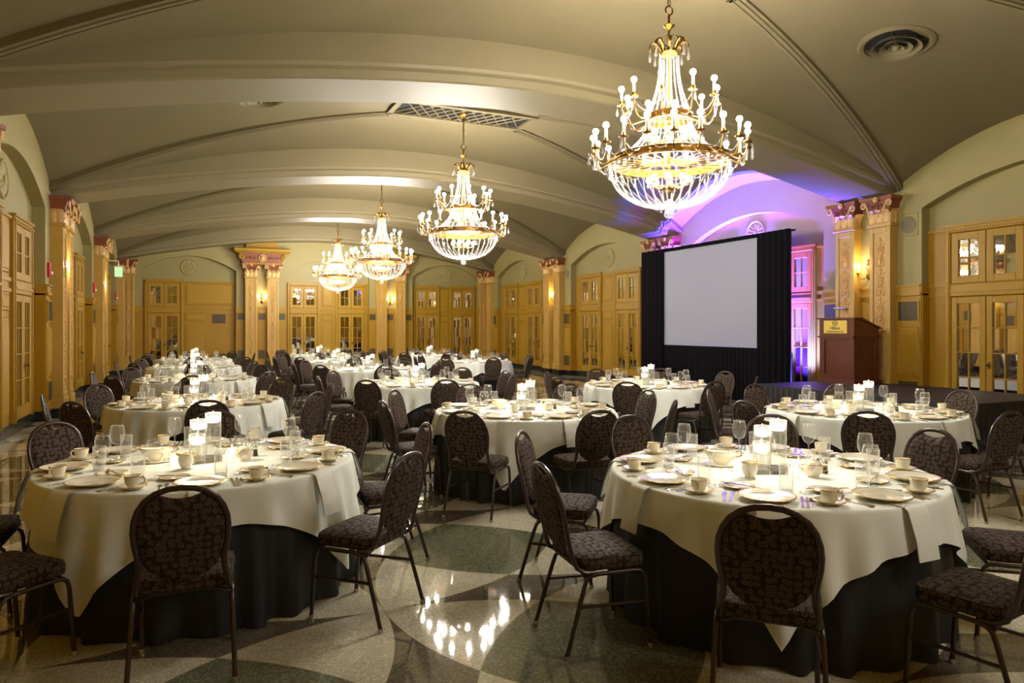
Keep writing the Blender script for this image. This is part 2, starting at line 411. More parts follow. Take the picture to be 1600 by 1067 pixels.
# --- walls.  Local frame: x along the wall (to the right when facing it), y into the wall, z up
REC, SPR, APX, DEP = 2.06, 3.68, 4.18, .2
def arch(u, hw, spr=SPR, apx=APX): return spr + (apx - spr) * (1 - min(1, abs(u) / hw) ** 2)
def wall_bay(b, x0, x1, cx, hw, H=5.6):
    b.quad((x0, 0, 0), (cx - hw, 0, 0), (cx - hw, 0, H), (x0, 0, H)); b.quad((cx + hw, 0, 0), (x1, 0, 0), (x1, 0, H), (cx + hw, 0, H))
    n = 32
    for i in range(n):
        a = cx - hw + 2 * hw * i / n; c = cx - hw + 2 * hw * (i + 1) / n; za, zc = arch(a - cx, hw), arch(c - cx, hw)
        b.quad((a, 0, za), (c, 0, zc), (c, 0, H), (a, 0, H)); b.quad((a, DEP, 0), (c, DEP, 0), (c, DEP, zc), (a, DEP, za)); b.quad((a, 0, za), (a, DEP, za), (c, DEP, zc), (c, 0, zc))
    b.quad((cx - hw, 0, 0), (cx - hw, DEP, 0), (cx - hw, DEP, SPR), (cx - hw, 0, SPR)); b.quad((cx + hw, DEP, 0), (cx + hw, 0, 0), (cx + hw, 0, SPR), (cx + hw, DEP, SPR))
RW = -pi / 2; LW = pi / 2
# right wall origin at (XR, 0): local x = -Y ; left wall origin (XL,0): local x = +Y
walls = {}
b = MB()
for c in BC: wall_bay(b, -c - 3.1, -c + 3.1, -c, REC)
walls['right'] = obj('wall_right', b.mesh('wall_right', M['sage']), loc=(XR, 0, 0), rz=RW, kind='structure')
b = MB()
for c in BC: wall_bay(b, c - 3.1, c + 3.1, c, REC)
walls['left'] = obj('wall_left', b.mesh('wall_left', M['sage']), loc=(XL, 0, 0), rz=LW, kind='structure')
FAR = [(-2.31, 2.37, -.06, 1.54), (2.37, 7.25, 4.81, 1.60), (7.25, 11.51, 9.60, 1.42)]
b = MB()
for x0, x1, c, hw in FAR: wall_bay(b, x0, x1, c, hw)
walls['far'] = obj('wall_far', b.mesh('wall_far', M['sage']), loc=(0, YF, 0), kind='structure')
b = MB(); b.box(XL - .1, XR + .1, YB - .1, YB, 0, 5.6)
obj('wall_back', b.mesh('wall_back', M['gold_paint']), kind='structure')

# wainscot, rails, baseboards per wall (local frame boxes)
def wains(bw, br, bb, bp, x0, x1, cx, hw):
    for a, c in ((x0, cx - hw), (cx + hw, x1)):
        if c - a < .05: continue
        bw.box(a, c, -.015, .0, .1, 2.2)
        br.box(a, c, -.05, 0, 2.17, 2.22); br.box(a, c, -.035, 0, 2.22, 2.33); br.box(a, c, -.06, 0, 2.33, 2.36)
        bb.box(a, c, -.05, 0, 0, .17); bw.box(a, c, -.03, 0, .17, .22)
    for s in (-1, 1):
        xe = cx + s * hw; a, c = (xe, xe + .02) if s < 0 else (xe - .02, xe)
        bw.box(a, c, 0, DEP, .1, 2.2); br.box(min(a, c), max(a, c), -.03, DEP, 2.17, 2.36); bb.box(a - .01, c + .01, -.05, DEP, 0, .17)
    bw.box(cx - hw, cx + hw, DEP - .02, DEP, .1, 3.24); br.box(cx - hw, cx + hw, DEP - .05, DEP, 3.24, 3.28)
    br.box(cx - hw, cx + hw, DEP - .045, DEP, 2.14, 2.2); br.box(cx - hw, cx + hw, DEP - .045, DEP, 2.30, 2.36)
    bb.box(cx - hw, cx + hw, DEP - .06, DEP, 0, .17)
def finish(side, bays):
    bw, br, bb = MB(), MB(), MB()
    for q in bays: wains(bw, br, bb, None, *q)
    w = walls[side]
    obj('wainscot', bw.mesh('wainscot', M['gold_paint']), w); obj('rail', br.mesh('rail', M['gold_paint2']), w)
    o = obj('baseboard_' + side, bb.mesh('baseboard', M['black_base']), loc=w.location, rz=w.rotation_euler.z, kind='structure')
finish('right', [(-c - 3.1, -c + 3.1, -c, REC) for c in BC]); finish('left', [(c - 3.1, c + 3.1, c, REC) for c in BC]); finish('far', FAR)

# raised panels
def panel_mesh(w, h, d=.02):
    b = MB(); b.chbox(-w / 2, w / 2, -d, 0, 0, h, d * .8); b.chbox(-w / 2 + .05, w / 2 - .05, -d - .012, -d + .001, .05, h - .05, .01); return b.mesh('panel', M['gold_paint2'])
PM = {}
def panel(w, parent, x, y, z, h):
    k = (round(w, 3), round(h, 3))
    if k not in PM: PM[k] = panel_mesh(w, h)
    return obj('panel', PM[k], parent, (x, y, z))
# grilles: dark sheet painted as the shaded opening, frame and a woven lattice
def grille_mesh(w, h, n):
    b = MB(); b.box(-w / 2, w / 2, -.004, 0, 0, h, 1)
    for s in (0, 1): b.box(-w / 2 - .02, w / 2 + .02, -.02, 0, s * h - .012, s * h + .012); b.box(-w / 2 + s * w - .012, -w / 2 + s * w + .012, -.02, 0, 0, h)
    l = MB(); nv = max(3, round(n * h / w))
    for i in range(1, n): x = -w / 2 + w * i / n; l.box(x - .007, x + .007, -.014, -.004, 0, h)
    for j in range(1, nv): z = h * j / nv; l.box(-w / 2, w / 2, -.011, -.003, z - .007, z + .007)
    for i in range(n):
        for j in range(nv):
            if (i + j) % 2: continue
            x = -w / 2 + w * (i + .5) / n; z = h * (j + .5) / nv; l.box(x - w / n * .2, x + w / n * .2, -.013, -.004, z - h / nv * .5, z + h / nv * .5)
    return b.mesh('grille', [M['gold_paint2'], M['dark']]), l.mesh('lattice', M['grille'])
GM = {}
def grille(parent, x, y, z, w, h, n=12):
    k = (w, h, n)
    if k not in GM: GM[k] = grille_mesh(*k)
    g = obj('grille', GM[k][0], parent, (x, y, z)); obj('lattice', GM[k][1], g)
# medallions: carved rosettes
M['medal'] = noisy('medallion_paint', lin(150, 134, 84), lin(168, 152, 100), 14, .5)
def medallion():
    b = MB(); r = .29
    def ring(R, w, h, m=0):
        b.grid(lambda u, t: ((R + w * cos(pi * t)) * cos(2 * pi * u), -h * sin(pi * t), (R + w * cos(pi * t)) * sin(2 * pi * u)), 32, 5, m, wrap=True)
    b.poly([(r * cos(2 * pi * i / 32), -.012, r * sin(2 * pi * i / 32)) for i in range(32)])
    ring(r - .02, .025, .035)
    for i in range(12):
        a = 2 * pi * i / 12; st = len(b.v)
        b.grid(lambda u, t: ((.075 + .16 * t), -.012 - .022 * sin(pi * u) * sin(pi * min(1, t * .8 + .15)), (u - .5) * (.03 + .085 * t) * (1 - max(0, t - .75) * 2.2)), 4, 5, 0)
        b.xf(Matrix.Rotation(-a, 4, 'Y'), st)
    ring(.055, .016, .03); b.ball((0, -.02, 0), .03, 10, 6)
    return b.mesh('medallion', M['medal'], smooth=True, autos=radians(50))
MED = medallion()

# --- french door units with transoms; every pane is a mirror of its own
LW_, LH = .56, 1.93      # leaf width, height
def sash_mesh(w, h, cols, rows, st, bot, top, mun=.022):
    b = MB(); d0, d1 = -.045, 0
    b.chbox(-w / 2, -w / 2 + st, d0, d1, 0, h, .006); b.chbox(w / 2 - st, w / 2, d0, d1, 0, h, .006)
    b.chbox(-w / 2 + st, w / 2 - st, d0, d1, 0, bot, .006); b.chbox(-w / 2 + st, w / 2 - st, d0, d1, h - top, h, .006)
    iw, ih = w - 2 * st, h - bot - top; P = []
    for i in range(1, cols): x = -w / 2 + st + iw * i / cols; b.chbox(x - mun / 2, x + mun / 2, d0 + .008, d1, bot, h - top, .006)
    for j in range(1, rows): z = bot + ih * j / rows; b.chbox(-w / 2 + st, w / 2 - st, d0 + .008, d1, z - mun / 2, z + mun / 2, .006)
    for i in range(cols):
        for j in range(rows): P.append((-w / 2 + st + iw * (i + .5) / cols, bot + ih * (j + .5) / rows))
    p = MB(); pw, ph = iw / cols / 2, ih / rows / 2; p.box(-pw, pw, -.008, 0, -ph, ph)
    return b.mesh('sash', M['gold_paint2']), p.mesh('pane', M['mirror']), P
LEAF = sash_mesh(LW_, LH, 2, 4, .095, .2, .11); TRAN = sash_mesh(LW_, .84, 2, 2, .115, .12, .12)
b = MB(); w = .68
for s in (-1, 1): b.chbox(min(s * .58, s * w), max(s * .58, s * w), -.06, 0, .17, 3.28, .012); b.box(min(s * .6, s * .64), max(s * .6, s * .64), -.072, -.05, .17, 3.24)
b.chbox(-w, w, -.06, 0, 3.2, 3.3, .012); b.box(-w - .02, w + .02, -.085, 0, 3.29, 3.33); b.chbox(-.58, .58, -.058, 0, 2.13, 2.34, .012); b.box(-.58, .58, -.075, 0, 2.2, 2.235)
for i in range(30): b.box(-.64 + i * .0435, -.64 + i * .0435 + .024, -.072, 0, 3.225, 3.25)
CASING = b.mesh('casing', M['gold_paint2'])
b = MB(); b.ball((0, -.05, 0), .022, 10, 6); b.lathe([(.02, 0), (.02, .004)], 10); b.tube([(0, 0, 0), (0, -.05, 0)], .007, 6); b.box(-.02, .02, -.006, 0, -.06, .05)
KNOB = b.mesh('door_knob', M['brass_dark'], smooth=True, autos=radians(40))
door_n = 0
def door_unit(side, x, y=DEP - .02, sx=1.0, panes=True):
    global door_n
    door_n += 1; w = walls[side]; d = empty('door_%d' % door_n, kind='structure')
    d.matrix_world = w.matrix_basis @ Matrix.Translation((x, y, 0)) @ Matrix.Diagonal((sx, 1, 1, 1))
    obj('casing', CASING, d)
    for s in (-1, 1):
        for nm, sm, z in (('door_leaf', LEAF, .19), ('transom_sash', TRAN, 2.35)):
            lf = obj(nm, sm[0], d, (s * (LW_ / 2 + .006), -.005, z))
            for px, pz in sm[2]:
                obj('pane', sm[1], lf, (px, -.004, pz), rot=(radians(random.gauss(0, .25)), 0, radians(random.gauss(0, .5))))
            if nm == 'door_leaf' and s == 1: obj('door_knob', KNOB, lf, (-LW_ / 2 + .05, -.045, .82))
    return d
for side, sg in (('right', -1), ('left', 1)):
    w = walls[side]
    for k, c in enumerate(BC):
        cx = sg * c
        if k == 0: continue
        obj('medallion', MED, w, (cx, DEP - .005, 3.76))
        if not (side == 'left' and k == 1):
            for s in (-1, 1): door_unit(side, cx + s * 1.06)
        # centre panels between the two door units
        panel(.5, w, cx, DEP - .02, 2.42, .76); panel(.5, w, cx, DEP - .02, 1.86, .24); panel(.5, w, cx, DEP - .02, .3, 1.46)
        for s in (-1, 1):
            x = cx + s * 2.3
            grille(w, x, -.016, 1.72, .4, .36); grille(w, x, -.016, .32, .4, .36)
            panel(.4, w, x, -.015, .76, .86)
for pc, side, sg in [(y, 'right', -1) for y in PAIRS] + [(y, 'left', 1) for y in PAIRS]:
    panel(.3, walls[side], sg * pc, -.015, 1.72, .36); panel(.3, walls[side], sg * pc, -.015, .3, 1.32)
w = walls['far']
for x, z in ((-.08, 3.78), (4.81, 3.78), (9.6, 3.78)): obj('medallion', MED, w, (x, DEP - .005, z))
door_unit('far', -.91, sx=.92)
for x in (3.9, 5.72): door_unit('far', x, sx=.88)
for x in (8.83, 10.4): door_unit('far', x, sx=.83)
panel(.62, w, .08, DEP - .02, .3, 1.46); panel(.62, w, .08, DEP - .02, 1.84, .26); panel(1.62, w, .6, DEP - .02, 2.42, .78)
grille(w, .9, DEP - .022, 1.74, .48, .36); grille(w, .9, DEP - .022, .3, .48, .36)
for x in (4.81, 9.61): panel(.4, w, x, DEP - .02, 2.42, .76); panel(.4, w, x, DEP - .02, 1.86, .24); panel(.4, w, x, DEP - .02, .3, 1.46)
for x in (1.64, 2.37, 3.09, 6.53, 7.25, 8.02): grille(w, x, -.016, 1.88, .26, .26, 8); grille(w, x, -.016, .42, .26, .36, 8)

# --- pilasters with carved shafts and Corinthian capitals
PW = .21
def shaft_mesh():
    b = MB(); d = -.2
    b.box(-PW, PW, d + .02, 0, .17, 3.46)
    for s in (-1, 1): b.chbox(min(s * .135, s * PW), max(s * .135, s * PW), d, d + .021, .45, 3.42, .006)
    b.chbox(-.135, .135, d, d + .021, .45, .56, .006); b.chbox(-.135, .135, d, d + .021, 3.32, 3.42, .006)
    b.chbox(-.245, .245, d - .03, 0, .17, .36, .02); b.chbox(-.225, .225, d - .012, 0, .36, .45, .012)
    b.chbox(-.25, .25, d - .04, 0, 3.43, 3.49, .012)
    return b.mesh('shaft', M['pil'])
def plinth_mesh():
    b = MB(); b.box(-.25, .25, -.235, 0, 0, .17); return b.mesh('plinth', M['black_base'])
def ornament_mesh():
    b = MB(); y = -.182
    def T(pts, r): b.tube([(x, y - .002, z) for x, z in pts], r, 5)
    def leaf(x, z, a, L, w):
        st = len(b.v); b.grid(lambda u, t: ((u - .5) * w * sin(pi * min(1, .12 + .88 * t)), -.014 * sin(pi * u), L * t), 3, 4); b.xf(Matrix.Translation((x, y, z)) @ Matrix.Rotation(a, 4, 'Y'), st)
    def scroll(x, z, s, R, turns=1.25, up=1):
        pts = []
        for i in range(15):
            t = i / 14; r = R * (1 - .78 * t); a = pi + t * turns * 2 * pi; pts.append((x + s * (R + r * cos(a)), z + up * r * sin(a) * -1))
        T(pts, [.0085 * (1 - .4 * i / 14) for i in range(15)])
    T([(0, .6), (0, 3.24)], .0055)
    z = .6
    for k in range(5):
        b.lathe([(.001, 0), (.022, .005), (.012, .03), (.03, .06), (.042, .1), (.034, .14), (.02, .15), (.045, .17), (.05, .18), (.001, .185)], 10, 0, 0, y + .012, z)
        for s in (-1, 1):
            leaf(0, z + .18, s * .5, .12, .035); leaf(0, z + .18, s * 1.0, .1, .03); scroll(0, z + .31, s, .04); scroll(0, z + .31, s, .028, 1.1, -1)
            leaf(s * .05, z + .37, s * .7, .07, .03); leaf(0, z + .02, s * 1.9, .09, .03); T([(s * .05, z + .17), (s * .085, z + .1), (s * .07, z + .03)], .005); b.ball((s * .07, y, z + .015), .012, 6, 4)
        leaf(0, z + .18, 0, .13, .04); leaf(0, z + .40, 0, .11, .035); leaf(0, z + .40, .5, .08, .025); leaf(0, z + .40, -.5, .08, .025)
        b.ball((0, y, z + .385), .018, 8, 5); z += .53
    for s in (-1, 1): T([(s * .06, 1.6), (s * .06, 1.74)], .005)
    T([(-.06, 1.6), (.06, 1.6)], .005); T([(-.06, 1.74), (.06, 1.74)], .005)
    return b.mesh('ornament', M['orn'], smooth=True)
def capital_meshes():
    b = MB()        # bell
    def bell(u, t):
        k = 1 + .35 * t ** 2.2; x = .2 * k; y = -.2 * k + .0
        P = [(-x, 0), (-x, y), (x, y), (x, 0)]; i = round(u * 3); return (P[i][0], P[i][1], 3.49 + .39 * t)
    b.grid(bell, 3, 6)
    b.poly([(-.29, -.29, 3.88), (.29, -.29, 3.88), (.29, 0, 3.88), (-.29, 0, 3.88)])
    cap = b.mesh('capital', M['cap_red'])
    b = MB()        # abacus with concave front
    out = [(-.33, -.33)] + [(-.33 + .66 * i / 10, -.33 + .045 * sin(pi * i / 10)) for i in range(1, 10)] + [(.33, -.33), (.31, 0), (-.31, 0)]
    n = len(out); st = len(b.v)
    for z0, z1, k in ((3.88, 3.905, .94), (3.905, 3.96, 1.0)):
        s = len(b.v); b.v += [(x * k, y * k, z0) for x, y in out] + [(x * k, y * k, z1) for x, y in out]
        for i in range(n): j = (i + 1) % n; b.f.append((s + i, s + j, s + n + j, s + n + i)); b.m.append(0)
        b.f.append(tuple(range(s, s + n))[::-1]); b.f.append(tuple(range(s + n, s + 2 * n))); b.m += [0, 0]
    aba = b.mesh('abacus', M['cap_red'])
    b = MB()        # acanthus leaf
    def lf(u, t):
        a = (u - .5) * 2; w = .085 * sin(pi * (.25 + .6 * t)) * (1 + .12 * cos(t * 22)); return (a * w, -.012 - .02 * (1 - a * a) - .10 * max(0, t - .55) ** 1.6 * 3, .27 * t - .12 * max(0, t - .8) ** 1.2 * 2)
    b.grid(lf, 6, 12); leafm = b.mesh('acanthus_leaf', M['cap_gold'], smooth=True)
    b = MB()        # volute
    pts = []; rr = []
    for i in range(8): t = i / 7; pts.append((.055 * t ** 1.5 - .115, 0, -.25 + .19 * t)); rr.append(.016)
    for i in range(1, 24): t = i / 23; r = .062 * (1 - .82 * t); a = pi * .95 - t * 1.6 * 2 * pi; pts.append((.004 + r * cos(a), 0, -.055 + r * sin(a))); rr.append(.017 * (1 - .45 * t))
    b.tube(pts, rr, 6); vol = b.mesh('volute', M['cap_gold'], smooth=True)
    b = MB()
    for i in range(7):
        st = len(b.v); b.ball((.034, 0, 0), .02, 6, 4); b.xf(Matrix.Rotation(2 * pi * i / 7, 4, 'Y'), st)
    b.ball((0, -.015, 0), .02, 8, 5); ros = b.mesh('rosette', M['cap_gold'], smooth=True)
    b = MB()        # carved foliage in relief on the red bell
    for s in (-1, 1):
        for (x, z, R) in ((.05, .2, .045), (.1, .3, .035), (.04, .33, .03)):
            b.tube([(s * (x + R * (1 - .6 * t / 9) * cos(a)), -.235 - .09 * max(0, z - .1) , z + R * (1 - .6 * t / 9) * sin(a)) for t, a in [(t, t * .85) for t in range(10)]], .008, 5)
    b.tube([(0, -.215, .03), (0, -.235, .2), (0, -.262, .38)], .01, 5)
    rel = b.mesh('carved_foliage', M['cap_red'], smooth=True)
    return cap, aba, leafm, vol, ros, rel
SHAFT, PLINTH, ORN = shaft_mesh(), plinth_mesh(), ornament_mesh(); CAPM = capital_meshes()
trim_n = 5
def pilaster(side, x):
    global trim_n
    trim_n += 1; w = walls[side]; e = empty('trim_%d' % trim_n, kind='structure'); e.matrix_world = w.matrix_basis @ Matrix.Translation((x, 0, 0))
    sh = obj('shaft', SHAFT, e); obj('ornament', ORN, sh); obj('plinth', PLINTH, e)
    c = obj('capital', CAPM[0], e); obj('abacus', CAPM[1], c)
    for lx in (-.145, 0, .145): obj('acanthus_leaf', CAPM[2], c, (lx, -.2, 3.49))
    for s in (-1, 1):
        for ly in (-.055, -.145): obj('acanthus_leaf', CAPM[2], c, (s * .2, ly, 3.49), s * pi / 2)
        v = obj('volute', CAPM[3], c, (s * .255, -.30, 3.875)); v.scale.x = s
    obj('rosette', CAPM[4], c, (0, -.31, 3.91)); obj('carved_foliage', CAPM[5], c, (0, 0, 3.49))
    return e
for y in PAIRS[1:]:
    for s in (-.375, .375): pilaster('right', -(y + s)); pilaster('left', y + s)
pilaster('right', -27.3); pilaster('left', 27.3)
for x in (2.37, 7.25):
    for s in (-.385, .385): pilaster('far', x + s)
pilaster('far', -2.03); pilaster('far', 11.27)
# wide bracket entablatures over the two far-wall pairs
for x in (2.37, 7.25):
    trim_n += 1; e = empty('trim_%d' % trim_n, (x, YF, 0), kind='structure')
    b = MB(); b.prism([(-.66, 3.95), (.66, 3.95), (.86, 4.36), (-.86, 4.36)], -.30, 0); obj('frieze', b.mesh('frieze', M['cap_red']), e)
    b = MB(); b.chbox(-1.0, 1.0, -.46, 0, 4.40, 4.52, .03); b.chbox(-.93, .93, -.38, 0, 4.35, 4.40, .02); b.chbox(-.66, .66, -.32, 0, 3.93, 3.99, .015); obj('cornice', b.mesh('cornice', M['gold_paint2']), e)
    b = MB(); b.box(-.56, .56, -.2, 0, 4.52, 5.2); obj('pier', b.mesh('pier', M['gold_paint']), e)
    for s in (-1, 1):
        b = MB(); b.tube([(s * (.72 + .1 * (1 - .75 * i / 17) * cos(1.6 - i * .55)), -.33, 4.2 + .1 * (1 - .75 * i / 17) * sin(1.6 - i * .55)) for i in range(18)], .028, 6)
        b.tube([(s * .72, -.33, 4.31), (s * .85, -.35, 4.36)], .028, 6); obj('volute', b.mesh('volute', M['gold_paint2'], smooth=True), e)
    b = MB(); b.tube([(.12 * cos(i * pi / 12), -.33, 4.17 + .12 * sin(i * pi / 12)) for i in range(24)], .022, 6, closed=True); b.ball((0, -.32, 4.17), .085, 12, 8); obj('roundel', b.mesh('roundel', M['cap_gold'], smooth=True), e)
    b = MB()
    for s in (-1, 1):
        for k in range(3):
            b.tube([(s * (.27 + k * .13 + .05 * (1 - .6 * i / 11) * cos(i * .8)), -.31, 4.17 + .05 * (1 - .6 * i / 11) * sin(i * .8) * (1 if k % 2 else -1)) for i in range(12)], .014, 5)
    obj('carved_scrollwork', b.mesh('carved_scrollwork', M['cap_red'], smooth=True), e)

# --- wall sconces
def sconce_meshes():
    b = MB(); b.lathe([(.001, -.12), (.03, -.1), (.045, -.03), (.02, .02), (.05, .1), (.035, .17), (.012, .2), (.03, .235), (.001, .27)], 12)
    for i in range(len(b.v)): x, y, z = b.v[i]; b.v[i] = (x, min(y, 0) * .8 - .005, z)
    back = b.mesh('backplate', M['brass_dark'], smooth=True)
    b = MB()
    b.tube([(0, -.02, -.04), (.05, -.06, -.1), (.11, -.09, -.09), (.14, -.1, -.03), (.14, -.1, .0)], .008, 7); b.lathe([(.001, 0), (.03, .004), (.036, .016), (.001, .018)], 12, 0, .14, -.1, .0); b.ball((.05, -.06, -.1), .014, 8, 5)
    arm = b.mesh('arm', M['brass_dark'], smooth=True)
    b = MB(); b.lathe([(.014, 0), (.013, .1), (.001, .1)], 10); can = b.mesh('candle_sleeve', M['white_pl'], smooth=True, autos=radians(40))
    b = MB(); b.ball((0, 0, .028), .03, 12, 8); bul = b.mesh('bulb', M['bulb'], smooth=True)
    return back, arm, can, bul
SC = sconce_meshes()
def sconce(side, x, z, label):
    e = empty('wall_sconce'); e.matrix_world = walls[side].matrix_basis @ Matrix.Translation((x, -.01, z)); tag(e, label, 'wall lamp', 'two-light wall sconces')
    obj('backplate', SC[0], e)
    for s in (-1, 1):
        a = obj('arm', SC[1], e); a.scale.x = s
        c = obj('candle_sleeve', SC[2], e, (s * .14, -.1, .018)); obj('bulb', SC[3], c, (0, 0, .1))
    lamp('sconce_light', 'POINT', (0, -.2, .16), SCONCE_W, (1, .78, .5), e, .05)
ZS = 2.62
sconce('right', -PAIRS[1], ZS, 'brass two-candle wall sconce lit beside the lectern')
sconce('right', -PAIRS[3], ZS, 'brass wall sconce on right wall, farther than the projection screen')
sconce('left', PAIRS[2], ZS, 'nearer lit brass wall sconce on the left wall')
sconce('left', PAIRS[3], ZS, 'farther lit brass wall sconce on the left wall')
sconce('far', 2.37, ZS, 'lit brass sconce between the left pilaster pair of far wall')
sconce('far', 7.25, ZS, 'lit brass sconce between the right pilaster pair of far wall')

# --- fire alarm strobes, exit sign, wall speakers
b = MB(); b.chbox(-.06, .06, -.05, 0, -.13, .13, .012); st = len(b.f); STROBE = b.mesh('strobe_body', M['red'])
b = MB(); b.chbox(-.035, .035, -.03, 0, -.025, .025, .01); LENS = b.mesh('strobe_lens', M['white_pl'])
for y, lab in ((15.4 - .82, 'red fire alarm strobe on left wall, nearest of three'), (21.6 - .82, 'red fire alarm strobe on left wall, middle of three'), (26.4, 'red fire alarm strobe on left wall, farthest of three')):
    e = empty('fire_alarm'); e.matrix_world = walls['left'].matrix_basis @ Matrix.Translation((y, 0, 2.62)); tag(e, lab, 'fire alarm', 'fire alarms on the left wall')
    bd = obj('strobe_body', STROBE, e); obj('strobe_lens', LENS, bd, (0, -.05, -.05))
e = empty('exit_sign', (XL + .42, 22.6, 3.18)); tag(e, 'small glowing green exit sign high on the left wall', 'exit sign')
b = MB(); b.chbox(-.09, .09, -.1, .1, -.14, .11, .015); obj('lit_panel', b.mesh('lit_panel', M['exit']), e)
b = MB(); b.box(-.1, .1, -.11, .11, .11, .14); b.tube([(0, 0, .14), (0, 0, .3)], .012, 6); b.tube([(0, 0, .3), (-.45, 0, .3)], .012, 6); obj('housing', b.mesh('housing', M['white_pl']), e)
for y, lab in ((8.40, 'round ceiling-type speaker in square plate on right wall near stage'), (21.6 - .82, 'small round speaker plate on right wall above the yellow doors')):
    e = empty('wall_speaker'); e.matrix_world = walls['right'].matrix_basis @ Matrix.Translation((-y, 0, 3.42)); tag(e, lab, 'speaker', 'wall speakers')
    b = MB(); b.chbox(-.18, .18, -.012, 0, -.2, .2, .008); obj('plate', b.mesh('plate', M['sage']), e)
    b = MB(); b.poly([(.13 * cos(2 * pi * i / 28), -.02, .13 * sin(2 * pi * i / 28)) for i in range(28)]); b.tube([(.135 * cos(2 * pi * i / 28), -.014, .135 * sin(2 * pi * i / 28)) for i in range(28)], .01, 6, closed=True); obj('cone_cover', b.mesh('cone_cover', M['speaker']), e)

